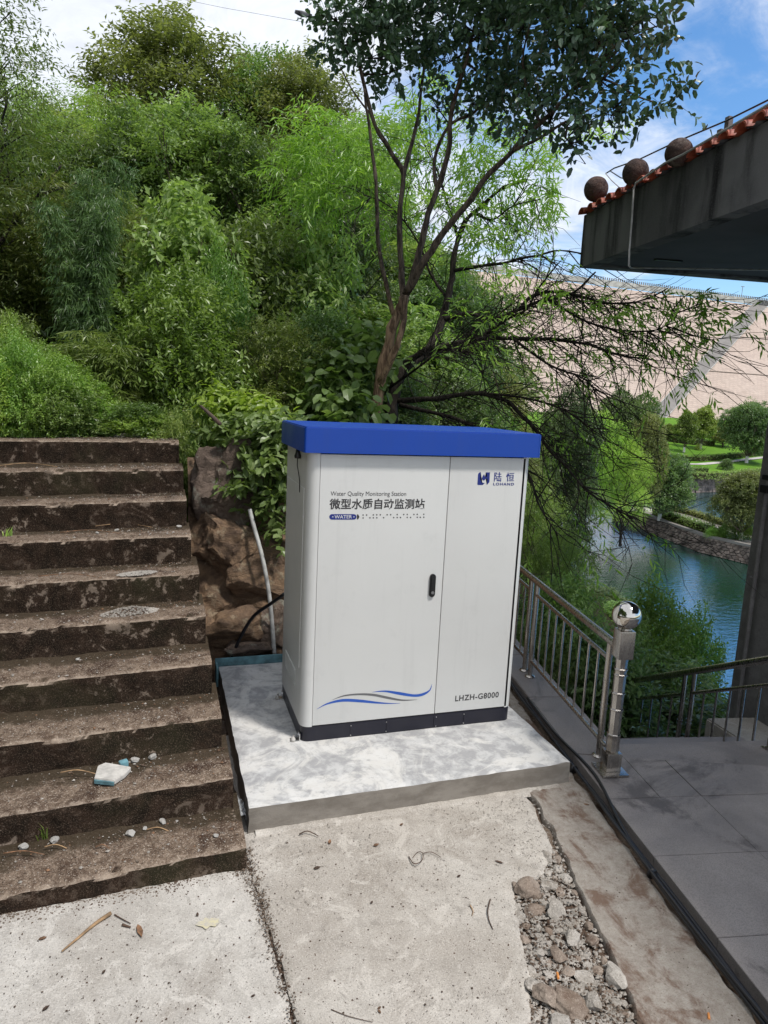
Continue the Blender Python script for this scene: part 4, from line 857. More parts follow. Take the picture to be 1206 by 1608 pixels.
# right of the trunk: darker bushes and the slope going down
S_ = [
 ('dark', 650, 500, 10.5, 210, 'dark bush directly behind the leaning dark trunk'), ('broad', 720, 520, 12.0, 150, 'mid green tree behind the bare twigs'), ('dark', 715, 580, 9.5, 170, 'dark bush above the right half of the blue cabinet top'),
 ('broad', 640, 400, 12.5, 220, 'mid green tree between the forked stems'), ('broad2', 800, 600, 14.0, 110, 'olive tree left of the beige dam'), ('dark', 900, 610, 30.0, 130, 'dark tree crown in front of the foot of the dam'),
 ('round', 985, 632, 78.0, 95, 'large round dark tree left of the lawn'), ('round2', 1022, 668, 74.0, 60, 'second rounded olive tree in front of the large round one'), ('willow', 930, 652, 62.0, 150, 'bright green feathery tree above the lake corner'),
 ('willow', 990, 700, 61.0, 90, 'smaller bright green tree right of the feathery one'), ('broad2', 838, 680, 17.0, 80, 'olive tree on the bank right of the cabinet'), ('shrub3', 842, 775, 9.5, 110, 'feathery yellow-green bush beside the cabinet top right corner'),
 ('broad', 885, 720, 84.0, 90, 'green tree at the far left end of the causeway'), ('shrub3', 880, 850, 7.4, 120, 'yellow-green bush just behind the level handrail'),
 ('shrub2', 880, 925, 6.4, 200, 'dark leafy bush seen through the level railing'), ('shrub4', 930, 1010, 6.2, 220, 'shaded bush behind the newel post'), ('shrub', 1035, 950, 8.3, 150, 'light green bush right of the newel ball'),
 ('shrub', 1085, 990, 8.8, 130, 'light green bush next to the pillar above the sloping handrail'), ('shrub2', 1050, 1040, 7.6, 220, 'mid green bush behind the sloping railing'), ('shrub4', 1060, 1110, 6.9, 240, 'dark bush low behind the sloping railing'), ('shrub4', 960, 1090, 6.2, 200, 'dark bush below the paired posts'),
 ('shrub3', 850, 1000, 5.9, 150, 'wispy bush behind the far railing posts'), ('shrub2', 990, 985, 7.2, 90, 'small leafy bush directly behind the newel ball'),
]
for key, px, yt, d, wp, lab in S_:
    nm = 'bamboo_clump' if 'bamboo' in key else ('bush' if 'shrub' in key else 'tree'); zb = None
    if key in ('round', 'round2'): zb = -9.2
    if d > 79 or 60 < d < 63: zb = -9.75
    o = at_px(key, px, yt, d, wp, nm, lab, nm.replace('_', ' '), zb=zb)
for i in range(9):
    at_px(('shrub4', 'shrub2', 'vinebush')[i % 3], 610+22*i+rr_.uniform(-8, 8), 575+rr_.uniform(-15, 25)+i*9, 8.2+i*.3, 130, 'bush', 'shaded undergrowth bush on the slope behind the cabinet', 'bush', 'undergrowth bushes behind the cabinet')

for i, (px, py, d, w_) in enumerate(((835, 905, 17, 90), (872, 915, 19, 80), (905, 925, 16, 90), (935, 950, 14, 90), (968, 965, 13, 90), (1000, 1000, 12, 90))):
    at_px(('shrub2', 'shrub', 'shrub3')[i % 3], px, py, d, w_, 'bush', 'leafy bush on the slope running down to the near shore', 'bush', 'bushes on the slope to the near shore')
# ---------------- weeds on the bank above the steps
rw = random.Random(9)
for i in range(74):
    px = rw.uniform(-60, 330); d = rw.uniform(5.5, 7.4); key = rw.choice(('shrub', 'shrub', 'shrub2', 'bamboolow') if px < 230 else ('shrub', 'shrub2', 'shrub3'))
    p = atd(px, 600, d); y_top = np.interp(px, [-60, 0, 90, 170, 250, 330], [500, 500, 545, 585, 610, 600])+(7.4-d)*28+rw.uniform(-8, 30)
    if p[1] < 2.5 and p[0] < -.55: continue
    q = atd(px, y_top, d); zb = float(terr(q[0], q[1]))-.04
    if q[2] < zb+.12: q[2] = zb+.12
    plant(key, (q[0], q[1], zb), q[2], rw.uniform(.45, .75), 'weed', 'fresh green weed plant on the bank above the steps', 'weed', 'weeds on the bank above the steps')
def grass(name, pts, h, wd, mat, seed, label, lean=.5):
    rng = np.random.default_rng(seed); n = len(pts); a = rng.uniform(0, 6.28, n); L_ = h*rng.uniform(.5, 1.3, n); dx = np.stack([np.cos(a), np.sin(a), np.zeros(n)], 1); up = np.array([0, 0, 1.0])
    s = np.cross(dx, up); P = np.asarray(pts); w0 = wd*rng.uniform(.6, 1.3, n)[:, None]; ln = lean*rng.uniform(.2, 1.2, n)[:, None]*L_[:, None]
    V = np.stack([P-s*w0, P+s*w0, P+dx*ln*.35+up*L_[:, None]*.6+s*w0*.7, P+dx*ln*.35+up*L_[:, None]*.6-s*w0*.7, P+dx*ln+up*L_[:, None]*.92], 1).reshape(-1, 3)
    b = np.arange(n)[:, None]*5; F = np.concatenate([b+np.array([q]) for q in ([0, 1, 2], [0, 2, 3], [3, 2, 4])], 1).reshape(-1, 3)
    t = np.repeat(rng.random(n), 5); o = link(name, fastmesh(name, V, F, mat, t)); o['kind'] = 'stuff'; o['label'] = label; return o
rng = np.random.default_rng(41); n = 26000
X = rng.uniform(-5.5, 1.2, n); Y = 2.35+rng.random(n)**1.3*4.2; ok = (Y > 2.45+.25*np.sin(X*5)) | (X > -.4) & (Y > 2.0)
X, Y = X[ok], Y[ok]; grass('grass', np.stack([X, Y, terr(X, Y)-.02+.0*X], 1), .17, .005, lm_weed, 42, 'fresh grass at the top of the steps')
# ---------------- leafy vine and brambles over the rock
def bush_from(name, blobs, n, mat, label, cat, nl=5, sl=.14, Ln=.085, Wd=.05, seed=3, hi=True, droop=.35, up=0.3, stems=True, root=None, stem_mat=None, shell=.6, splay=.8):
    rng = np.random.default_rng(seed); O, D, T = blob_points(blobs, n, rng, shell, up); V, F, t = sprays(O, D, rng, nl, sl, Ln, Wd, splay, droop, hi, clump=T)
    c0 = np.array(root if root is not None else blobs[0][0]); o = empty(name, tuple(c0), label, cat); link('leaves', fastmesh('leaves', V-c0, F, mat, t), o)
    if stems:
        mb = MB()
        for c, r in blobs:
            c = np.array(c)
            for _ in range(5): e = c+norm(rng.normal(size=3))*np.array(r)*.9; mb.tube([c0+rng.normal(scale=.03, size=3), c0*.5+c*.5+rng.normal(scale=.06, size=3), c, e], [.006, .005, .004, .002], 4)
        mb.build('stems', stem_mat or bk_green, o, smooth=True)
    return o
def bl(px, py, d, rpx, f=.75): c = atd(px, py, d); R = rpx*np.linalg.norm(c-CAM)/FPX; return (tuple(c), (R, R, R*f))
bush_from('vine', [bl(405, 690, 5.2, 38), bl(430, 735, 5.05, 36), bl(400, 745, 5.1, 30), bl(435, 800, 4.95, 22), bl(368, 690, 5.25, 26), bl(445, 690, 5.1, 30), bl(383, 775, 5.0, 17), bl(408, 812, 4.95, 13), bl(438, 850, 4.85, 14)], 420, lm_mid, 'broad-leaved green vine hanging over the rock left of the cabinet', 'vine', root=atd(420, 690, 5.4), Ln=.075, Wd=.042, seed=51)
bush_from('bramble', [bl(352, 648, 5.6, 22), bl(395, 652, 5.5, 26), bl(432, 668, 5.4, 20), bl(345, 625, 5.7, 14)], 170, lm_bright, 'bright light green bramble leaves above the vine', 'bramble', root=atd(390, 680, 5.7), Ln=.07, Wd=.036, seed=52, up=.5)
bush_from('creeper', [bl(545, 600, 6.6, 45), bl(570, 560, 6.8, 40), bl(530, 640, 6.4, 40), bl(555, 655, 6.2, 35)], 240, lm_mid, 'creeper with large heart-shaped leaves beside the tan trunk', 'creeper', root=atd(540, 670, 6.6), Ln=.11, Wd=.085, seed=53, nl=4, sl=.2)

px_of = lambda p: (603+FPX*(p-CAM).dot(_A)/(p-CAM).dot(_f), 804-FPX*(p-CAM).dot(_U)/(p-CAM).dot(_f))
# ================================================================== THE FORKED TREE behind the cabinet
def p5(x, y, d): return atd(450+x/1.8554, y/1.8554, d)
ft = empty('forked_tree', tuple(atd(590, 700, 6.5)), 'many-stemmed tree with tan peeling trunk and dark glossy crown behind the cabinet', 'tree')
def stem(pts, r0, r1, nm, mat, root, sides=10, sub=4):
    P = [np.array(p) for p in pts]; out = []
    for i in range(len(P)-1):
        a, b, c, d = P[max(i-1, 0)], P[i], P[i+1], P[min(i+2, len(P)-1)]
        for s in range(sub): t = s/sub; out.append(.5*(2*b+(c-a)*t+(2*a-5*b+4*c-d)*t*t+(3*b-a-3*c+d)*t**3))
    out.append(P[-1]); n = len(out); out = [q+np.array([fbm(i*.35, k, r0*99, 1) for k in (1, 2, 3)])*r0*.35 for i, q in enumerate(out)]
    MB().tube(out, [r0+(r1-r0)*(i/(n-1))**.8 + .12*r0*fbm(i*.6, 4, r0*50, 1) for i in range(n)], sides).build(nm, mat, root, smooth=True); return out
bs = atd(586, 715, 6.45)
st0 = stem([(bs[0], bs[1], bs[2]-.45), bs, p5(272, 1120, 6.4), p5(298, 1000, 6.35), p5(325, 920, 6.3), p5(345, 860, 6.3)], .068, .040, 'trunk', bk_fork, ft, 14)
stem([p5(275, 1110, 6.35), p5(320, 1010, 6.2), p5(343, 930, 6.2), p5(350, 860, 6.2)], .032, .022, 'trunk', bk_fork, ft, 10)
ends = []
lst = [([(318, 935, 6.35), (300, 870, 6.3), (275, 760, 6.2), (263, 640, 6.1), (262, 540, 6.0), (247, 420, 6.0), (236, 340, 6.0), (225, 260, 5.9)], .024, .010),
 ([(342, 880, 6.3), (333, 780, 6.4), (330, 640, 6.4), (340, 510, 6.4), (300, 440, 6.3), (250, 340, 6.2), (220, 215, 6.2), (205, 120, 6.2), (190, 30, 6.2)], .032, .010),
 ([(340, 510, 6.4), (362, 430, 6.5), (385, 330, 6.6), (398, 210, 6.6), (405, 80, 6.6), (420, -40, 6.6)], .022, .008),
 ([(348, 860, 6.3), (380, 760, 6.3), (408, 650, 6.3), (440, 550, 6.3), (470, 450, 6.2), (482, 330, 6.2), (505, 240, 6.1), (540, 120, 6.1), (565, 20, 6.1), (580, -80, 6.1)], .036, .009),
 ([(352, 850, 6.25), (395, 770, 6.1), (450, 690, 6.0), (520, 600, 5.9), (590, 510, 5.8), (660, 440, 5.7), (740, 360, 5.6), (810, 290, 5.5), (880, 220, 5.4), (960, 150, 5.3)], .038, .008),
 ([(440, 550, 6.3), (430, 470, 6.4), (470, 370, 6.5), (540, 330, 6.5), (620, 260, 6.4), (700, 180, 6.3), (760, 90, 6.2)], .018, .007),
 ([(660, 440, 5.7), (740, 400, 5.5), (820, 350, 5.3), (880, 320, 5.2)], .015, .006), ([(740, 360, 5.6), (700, 260, 5.7), (690, 150, 5.7), (720, 40, 5.6)], .014, .006), ([(880, 220, 5.4), (950, 240, 5.3), (1020, 280, 5.2), (1080, 300, 5.2)], .010, .004), ([(880, 220, 5.4), (960, 130, 5.4), (1040, 90, 5.4), (1100, 70, 5.4)], .010, .004), ([(540, 120, 6.1), (620, 60, 6.0), (720, 10, 5.9)], .012, .005), ([(250, 340, 6.2), (190, 260, 6.1), (150, 180, 6.0)], .010, .004)]
allp = []
for pts, a, b in lst: allp += stem([p5(*q) for q in pts], a, b, 'limb', bk_fork, ft, 8)
rng = np.random.default_rng(61); mb = MB()
cb = [(170, 110, 6.1, 85), (130, 50, 6.0, 60), (250, 60, 6.2, 95), (260, 170, 6.1, 75), (340, 90, 6.3, 90), (330, 200, 6.3, 70), (440, 60, 6.2, 100), (460, 190, 6.3, 80), (560, 110, 6.0, 110), (600, 230, 6.1, 90), (690, 90, 5.9, 120), (700, 240, 5.9, 100), (800, 60, 5.6, 120), (820, 190, 5.6, 110), (780, 330, 5.5, 85), (900, 120, 5.4, 110), (920, 250, 5.3, 90), (870, 350, 5.3, 75), (840, 430, 5.3, 50), (990, 90, 5.3, 80), (1040, 60, 5.3, 55), (960, 330, 5.2, 45), (700, 380, 5.7, 55), (540, 300, 6.3, 60), (640, 330, 6.2, 55), (430, 300, 6.4, 45), (620, -40, 6, 140), (900, -20, 5.4, 140), (330, -50, 6.2, 140), (740, -90, 5.8, 160), (500, -120, 6.1, 150)]
C_ = [(tuple(p5(a, b, d)), (r*.62*d/1.8554/FPX*1.9,)*2+(r*.5*d/1.8554/FPX*1.9,)) for a, b, d, r in cb]
C_ = [(c, (r[0]*.62, r[1]*.85, r[2]*.66)) for c, r in C_]
O, D, T = blob_points(C_, 1450, rng, .12, .0)
AP = np.array(allp)
for c, r in C_:
    c = np.array(c); s = AP[np.argmin(((AP-c)**2).sum(1))]; mid = (s+c)/2+rng.normal(scale=.05, size=3); mb.tube([s, mid, c], [.009, .007, .004], 5)
    for _ in range(6): e = c+norm(rng.normal(size=3))*np.array(r)*.95; mb.tube([mid*.5+c*.5, (c+e)/2+rng.normal(scale=.03, size=3), e], [.004, .003, .0015], 4)
stray = [(1110, 290, 5.2), (1125, 315, 5.2), (1090, 205, 5.3), (1100, 120, 5.4), (1135, 75, 5.4), (1060, 340, 5.2), (1030, 370, 5.2), (100, 60, 6.0), (120, 150, 6.0), (870, 500, 5.3), (850, 520, 5.3), (1095, 60, 5.4), (1080, 310, 5.2), (1060, 190, 5.3)]
O = np.vstack([O]+[p5(*q)[None]+rng.normal(scale=.05, size=(3, 3)) for q in stray]); D = np.vstack([D]+[norm(rng.normal(size=(3, 3))+np.array([.5, 0, 0])) for _ in stray]); T = np.concatenate([T, rng.uniform(0, .5, len(O)-len(T))])
kp = np.array([not (px_of(p+q*.1)[0] > 875 and px_of(p+q*.1)[1] > 235) for p, q in zip(O, D)]); O, D, T = O[kp], D[kp], T[kp]
V, F, t = sprays(O, D, rng, 7, .19, .062, .038, .85, .18, True, upn=.9, clump=T, lv=.3)
og = np.array(ft.location[:]); link('crown', fastmesh('crown', V-og, F, lm_gloss, t), ft)
D2 = norm(D); tw = MB()
for i in range(0, len(O)): tw.add([O[i]-D2[i]*.05, O[i]-D2[i]*.05+np.array([.003, 0, .002]), O[i]+D2[i]*.17-np.array([0, 0, .015])], [(0, 1, 2)])
for q, m_ in ((tw, 'twigs'), (mb, 'branches')): q.build(m_, bk_dark, ft)['kind'] = 'stuff'

# ================================================================== THE PEACH TREE: dark leaning trunk, tangle of bare twigs, bright narrow leaves
pt = empty('leaning_tree', tuple(atd(625, 680, 7.4)), 'dark leaning tree with a tangle of bare twigs and bright narrow leaves', 'tree')
L2 = [([(305, 1230, 7.2), (318, 1130, 7.2), (345, 1065, 7.2), (395, 1035, 7.3), (430, 990, 7.4), (455, 930, 7.5), (470, 870, 7.5), (482, 790, 7.6), (500, 690, 7.7), (545, 620, 7.8), (610, 560, 7.8), (700, 520, 7.7)], .075, .014),
 ([(345, 1060, 7.2), (420, 1015, 7.0), (500, 1020, 6.9), (530, 1035, 6.8)], .035, .012), ([(395, 1035, 7.3), (480, 1005, 7.2), (560, 990, 7.0), (660, 985, 6.9), (760, 990, 6.8), (860, 1000, 6.6), (960, 1030, 6.5), (1060, 1050, 6.4)], .034, .006),
 ([(455, 930, 7.5), (530, 915, 7.4), (600, 930, 7.3), (680, 900, 7.2), (760, 870, 7.1), (840, 850, 7.0), (900, 790, 6.9)], .030, .007), ([(680, 900, 7.2), (720, 860, 7.1), (800, 850, 6.9), (920, 880, 6.7), (1020, 880, 6.5), (1110, 840, 6.3)], .020, .005),
 ([(482, 790, 7.6), (560, 775, 7.5), (640, 765, 7.4), (720, 745, 7.3), (800, 730, 7.2), (880, 740, 7.0)], .022, .005), ([(315, 1165, 7.2), (400, 1165, 7.0), (480, 1155, 6.9), (560, 1145, 6.8), (640, 1170, 6.7), (700, 1225, 6.6), (760, 1300, 6.4), (830, 1380, 6.2), (900, 1450, 6.1), (1010, 1510, 6.0)], .032, .006),
 ([(330, 1180, 7.1), (420, 1200, 6.9), (520, 1230, 6.8), (620, 1290, 6.6), (700, 1370, 6.4), (740, 1480, 6.2), (790, 1560, 6.1)], .024, .005), ([(560, 990, 7.0), (640, 930, 6.9), (700, 900, 6.7), (740, 830, 6.6), (800, 760, 6.5)], .020, .005), ([(300, 1130, 7.0), (370, 1080, 6.7), (440, 1030, 6.5), (480, 1010, 6.4)], .014, .008),
 ([(500, 690, 7.7), (470, 600, 7.8), (440, 500, 7.9), (400, 420, 8.0)], .018, .005), ([(545, 620, 7.8), (600, 640, 7.6), (660, 600, 7.4), (740, 580, 7.3)], .014, .004), ([(470, 870, 7.5), (420, 800, 7.7), (380, 700, 7.8), (300, 600, 7.9), (200, 560, 8.0)], .018, .005), ([(660, 985, 6.9), (760, 1060, 6.6), (860, 1100, 6.4), (900, 1140, 6.3)], .016, .004), ([(560, 1145, 6.8), (700, 1160, 6.6), (820, 1200, 6.4), (900, 1260, 6.3)], .014, .004), ([(760, 870, 7.1), (860, 930, 6.8), (960, 960, 6.5), (1080, 960, 6.3), (1150, 900, 6.2)], .014, .004)]
lp = []; tips = []
def open_sky(p):
    x, y = px_of(p); return not (x > 885 and 225 < y < 450 - max(0, 925-x)*3)
for pts, a, b in L2: lp.append(stem([p5(*q) for q in pts], a, b, 'trunk' if a > .05 else 'limb', bk_dark, pt, 9))
rng = np.random.default_rng(71); mb = MB(); n_t = 0
for li, path in enumerate(lp[1:]):
    P = np.array(path); n = len(P)
    for rep in range(int(n*1.9)):
        i = int(rng.uniform(.15, 1)*(n-1)); s = P[i]; ax = norm(P[min(i+1, n-1)]-P[max(i-1, 0)]+1e-6)
        d = norm(ax*.8+rng.normal(scale=.55, size=3)+np.array([.25, 0, 0])); L_ = rng.uniform(.35, 1.1); q = [s]; dd = d.copy()
        for k in range(5): dd = norm(dd+rng.normal(scale=.17, size=3)+np.array([.03, 0, -.05])); q.append(q[-1]+dd*L_/5)
        if not open_sky(q[-1]): continue
        mb.tube(q, [.006, .005, .004, .003, .0025, .0015], 4, cap=False); tips.append((q[-1], dd, q[2], q[3])); n_t += 1
        for k2 in (2, 3, 4):
            if rng.random() < .8:
                e = norm(dd+rng.normal(scale=.6, size=3)); f = q[k2]+e*L_*.28; g = f+norm(e+rng.normal(scale=.3, size=3)+np.array([0, 0, -.1]))*L_*.22; mb.tube([q[k2], f, g], [.003, .0022, .0012], 3, cap=False); tips.append((g, e, f, f))
mb.build('twigs', bk_dark, pt)['kind'] = 'stuff'
pb = [(p5(*q[:3]), q[3]) for q in ((60, 400, 8.2, 75), (30, 520, 8.2, 85), (120, 470, 8.1, 85), (150, 570, 8.1, 80), (60, 600, 8.1, 70), (220, 500, 8.0, 70), (180, 400, 8.2, 55), (340, 380, 8.2, 60), (420, 300, 8.2, 60), (400, 470, 8.0, 60), (520, 420, 8.0, 60), (560, 520, 7.9, 60), (620, 440, 7.9, 60), (640, 560, 7.8, 55), (720, 520, 7.7, 55), (700, 640, 7.6, 50), (620, 680, 7.6, 50), (800, 480, 7.6, 60), (860, 560, 7.5, 50), (920, 500, 7.4, 50), (560, 720, 7.6, 50), (420, 620, 7.8, 50), (780, 590, 7.5, 50), (900, 440, 7.5, 50), (520, 600, 7.8, 50), (300, 660, 8.0, 50))]
C2 = [(tuple(c), (r*7.9/1.8554/FPX, r*1.5*7.9/1.8554/FPX, r*.8*7.9/1.8554/FPX)) for c, r in pb]
O, D, T = blob_points(C2, 1250, rng, .3, .0)
tp_ = [t_ for t_ in tips if (px_of(t_[0])[1] < 560 and rng.random() < .34) or (px_of(t_[0])[1] > 560 and rng.random() < .07)]
O2 = np.array([t_[0] for t_ in tp_]); Dt = np.array([t_[1] for t_ in tp_])
hang = [(1110, 880, 6.2), (1180, 870, 6.2), (1195, 900, 6.2), (1100, 940, 6.3), (1165, 975, 6.2), (1030, 900, 6.4), (1060, 990, 6.4), (1200, 980, 6.2), (1150, 1100, 6.3), (1100, 1040, 6.3), (1010, 960, 6.5), (960, 1060, 6.5), (1130, 850, 6.3), (1060, 850, 6.4), (940, 900, 6.6), (1250, 950, 6.1), (1240, 880, 6.1), (1170, 1100, 6.2)]
O3 = np.vstack([p5(*q)[None]+rng.normal(scale=.06, size=(3, 3)) for q in hang]); D3 = norm(rng.normal(scale=.5, size=(len(O3), 3))+np.array([.6, 0, -.2]))
O = np.vstack([O, O2, O3]); D = np.vstack([D, Dt, D3]); T = np.concatenate([T, rng.uniform(0, .6, len(O2)+len(O3))]); kp = np.array([open_sky(p) and open_sky(p+q*.2) for p, q in zip(O, D)]); O, D, T = O[kp], D[kp], T[kp]
V, F, t = sprays(O, D, rng, 8, .24, .095, .019, .6, .55, False, upn=.6, clump=T, lv=.3)
link('foliage', fastmesh('foliage', V-np.array(pt.location[:]), F, lm_bright, t), pt)

# ================================================================== VALLEY: causeway, far bank, lawn, dam
def poly2(pxs, z): return [tuple(atz(x, y, z)[:2]) for x, y in pxs]
ca = empty('causeway', (50, 52, WZ), 'stone-faced causeway carrying a path and hedges between the two waters', 'causeway')
cf = poly2([(960, 818), (1000, 828), (1040, 845), (1100, 868), (1180, 888), (1290, 905)], WZ)
cf = [np.array(p) for p in cf]
def inset(p, i, L_, d):
    a = L_[min(i+1, len(L_)-1)]-L_[max(i-1, 0)]; n_ = np.array([-a[1], a[0]]); n_ = n_/np.linalg.norm(n_); n_ = n_ if n_.dot(p-CAM[:2]) > 0 else -n_; return p+n_*d
zt = -9.75
fr = [inset(p, i, cf, .5) for i, p in enumerate(cf)]; bk = [inset(p, i, cf, 7.5) for i, p in enumerate(cf)]
n = len(cf); V = [(p[0], p[1], WZ-.5) for p in cf]+[(p[0], p[1], zt) for p in fr]+[(p[0], p[1], zt) for p in bk]+[(p[0], p[1], WZ-.5) for p in bk]
MB().add(V, [(r*n+i, r*n+i+1, (r+1)*n+i+1, (r+1)*n+i) for r in range(3) for i in range(n-1)]).build('embankment', m_mortar, ca)
# facing stones: an irregular quilt, each stone its own piece
seg = [np.linalg.norm(cf[i+1]-cf[i]) for i in range(n-1)]; cum = np.concatenate([[0], np.cumsum(seg)]); Ltot = cum[-1]
def on_face(s, h, outd=0.0):
    i = min(int(np.searchsorted(cum, s, side='right')-1), n-2); i = max(i, 0); q = (s-cum[i])/seg[i]; a = cf[i]*(1-q)+cf[i+1]*q; b = fr[i]*(1-q)+fr[i+1]*q; p = a+(b-a)*h
    nn = a-b; nn = nn/np.linalg.norm(nn); return (p[0]+nn[0]*outd, p[1]+nn[1]*outd, WZ+h*(zt-WZ)+outd*.3)
rs = random.Random(3); cnt = 0
HW, HH = .58, .36
def jit(s, h): return (s+.13*fbm(s*3.1, h*5.3, 2, 1.0)*2, min(.985, max(.0, h+.05*fbm(s*2.7, h*4.1, 9, 1.0)*2)))
for r_ in range(6):
    c0 = (r_ % 2)*HW/2
    while c0 < Ltot+HW/2:
        hc = r_*.185+.02; ring = [jit(c0+x, hc+y) for x, y in ((0, -.123), (HW/2, -.062), (HW/2, .062), (0, .123), (-HW/2, .062), (-HW/2, -.062))]; cx = sum(a for a, b in ring)/6; cy = sum(b for a, b in ring)/6
        if max(b for a, b in ring)-min(b for a, b in ring) > .06 and cnt < 298 and 0 < cx < Ltot:
            g_ = lambda f: [(cx+(a-cx)*f, cy+(b-cy)*f) for a, b in ring]; A1, A2 = g_(.93), g_(.80); dz = .05+rs.uniform(0, .08)
            V = [on_face(min(max(a, 0), Ltot), b, -.05) for a, b in A1]+[on_face(min(max(a, 0), Ltot), b, dz) for a, b in A2]
            MB().add(V, [(q, (q+1) % 6, 6+(q+1) % 6, 6+q) for q in range(6)]+[tuple(range(6, 12))]).build('facing_stone', m_bankstone, ca); cnt += 1
        c0 += HW
def ribbon(pts, w, z, h, mat, name, parent=None, jit=0.0, taper=.1):
    P = [np.array(p[:2]) for p in pts]; V = []; F = []; n = len(P)
    for i, p in enumerate(P):
        a = P[min(i+1, n-1)]-P[max(i-1, 0)]; q = np.array([-a[1], a[0]])/np.linalg.norm(a)*w/2; zz = z(p) if callable(z) else z
        for k, (s, hh) in enumerate(((-1, 0), (-1, h), (1, h), (1, 0))): V.append((p[0]+q[0]*s*(1-taper*(hh > 0)), p[1]+q[1]*s*(1-taper*(hh > 0)), zz+hh+(jit*random.uniform(-1, 1) if hh else 0)))
    for i in range(n-1):
        for k in range(3): F.append((i*4+k, i*4+k+1, (i+1)*4+k+1, (i+1)*4+k))
    F += [(0, 1, 2, 3), ((n-1)*4+3, (n-1)*4+2, (n-1)*4+1, (n-1)*4)]
    return MB().add(V, F).build(name, mat, parent)
def dense(pts, step):
    P = [np.array(p, float) for p in pts]; out = []
    for a, b in zip(P[:-1], P[1:]):
        m = max(1, int(np.linalg.norm(b[:2]-a[:2])/step)); out += [a+(b-a)*k/m for k in range(m)]
    return out+[P[-1]]
ribbon(dense([inset(p, i, cf, 4.2)[:2] for i, p in enumerate(cf)], 3), 2.4, zt+.004, .05, m_path, 'footpath', ca)
ribbon(dense([inset(p, i, cf, .7)[:2] for i, p in enumerate(cf)], 3), .5, zt, .22, m_damgrey, 'coping', ca)
def hedge(pts, w, z, h, label, ln=.14, dens=26, mat=lm_mid, seed=0):
    rng = np.random.default_rng(seed); P = dense(pts, .8); o = empty('hedge', (P[0][0], P[0][1], z(P[0]) if callable(z) else z), label, 'hedge', 'clipped hedges of the lake park')
    ribbon(P, w*.8, z, h*.85, m_terrain, 'hedge_core', o); O = []
    for a, b in zip(P[:-1], P[1:]):
        L_ = np.linalg.norm(b[:2]-a[:2]); m = int(dens*L_*(w+2*h)); d = (b[:2]-a[:2])/max(L_, 1e-6); nrm = np.array([-d[1], d[0]]); t_ = rng.random(m); per = rng.random(m)*(w+2*h)
        off = np.where(per < h, -w/2, np.where(per > h+w, w/2, per-h-w/2)); zh = np.where(per < h, per, np.where(per > h+w, per-h-w, h)); za = (z(a) if callable(z) else z)
        xy = a[:2]+(b[:2]-a[:2])*t_[:, None]+nrm*off[:, None]; O.append(np.column_stack([xy, za+zh+rng.normal(scale=.05, size=m)]))
    O = np.vstack(O); V, F, t = sprays(O, norm(rng.normal(size=O.shape)+np.array([0, 0, .6])), rng, 5, .18, ln, ln*.5, .8, .1); link('hedge_leaves', fastmesh('hedge_leaves', V-np.array(o.location[:]), F, mat, t), o); return o
def cpath(off, i0=0, i1=None): return [inset(p, i, cf, off) for i, p in enumerate(cf)][i0:i1]
hedge([(*q, 0) for q in cpath(2.2, 1, 4)], 1.1, zt, .75, 'low clipped hedge along the near edge of the causeway', seed=1)
hedge([(*q, 0) for q in cpath(2.4, 4, 6)], 1.4, zt, 1.2, 'taller clipped hedge on the causeway beside the pillar', seed=2, mat=lm_olive)
hedge([(*q, 0) for q in cpath(6.8, 0, 4)], .8, zt, .5, 'low clipped hedge along the back edge of the causeway', seed=3, mat=lm_olive)
for i in range(4):
    q = inset(cf[3], 3, cf, 1.0)+np.array([.9*i, -.5*i]); plant('shrub', (q[0], q[1], zt-.2), zt+.9+.2*i, 1.4, 'bush', 'wild bush sprawling over the causeway wall', 'bush', 'wild bushes on the causeway wall')
def whitewash(p, h, r, par): MB().tube([(p[0], p[1], p[2]), (p[0], p[1], p[2]+h)], [r*1.15, r], 10).build('whitewashed_base', m_whitewash, par)
def ptree(key, px, ybase, z, ytop, wpx, label, white=True, cat='tree'):
    b = atz(px, ybase, z); d = np.hypot(*(b-CAM)[:2]); t_ = atd(px, ytop, d); o = plant(key, (b[0], b[1], z-.05), t_[2], wpx*np.linalg.norm(b-CAM)/FPX, 'tree', label, cat)
    if white: whitewash((b[0], b[1], z-.04), (t_[2]-z)*.13, (t_[2]-z)*.028, o)
    return o
ptree('round', 1035, 818, zt, 722, 84, 'dark rounded camphor tree on the causeway in front of the lawn')
ptree('round2', 1163, 848, zt, 750, 86, 'lighter umbrella-shaped tree on the causeway left of the pillar')
# lawn rising from the far bank to the dam
LF = poly2([(900, 790), (1000, 782), (1089, 774), (1195, 770), (1290, 768)], WZ); LF = [np.array(p) for p in LF]
DA = math.radians(86.8); dax = np.array([math.sin(DA), math.cos(DA)]); dn = np.array([-dax[1], dax[0]]); D0, DZ0, DM = 170.0, -.3, .7
def lawn_z(p): # height of the park lawn: from the wall top up to the dam foot
    dd = (np.asarray(p[:2])-CAM[:2]).dot(dn); return float(np.interp(dd, [60, 88, 105, 170, 400], [-9.0, -8.9, -7.9, -.4, -.4]))
def at_lawn(px, py):
    d = ray(px, py); a, b = 50, 400
    for _ in range(60):
        m = (a+b)/2; p = CAM+d*m/np.hypot(d[0], d[1])
        if p[2] > lawn_z(p): a = m
        else: b = m
    return CAM+d*a/np.hypot(d[0], d[1])
wl = empty('bank_wall', (LF[2][0], LF[2][1], WZ), 'rough stone retaining wall between the back water and the lawn', 'wall')
LT = [inset(p, i, LF, .8) for i, p in enumerate(LF)]; n = len(LF)
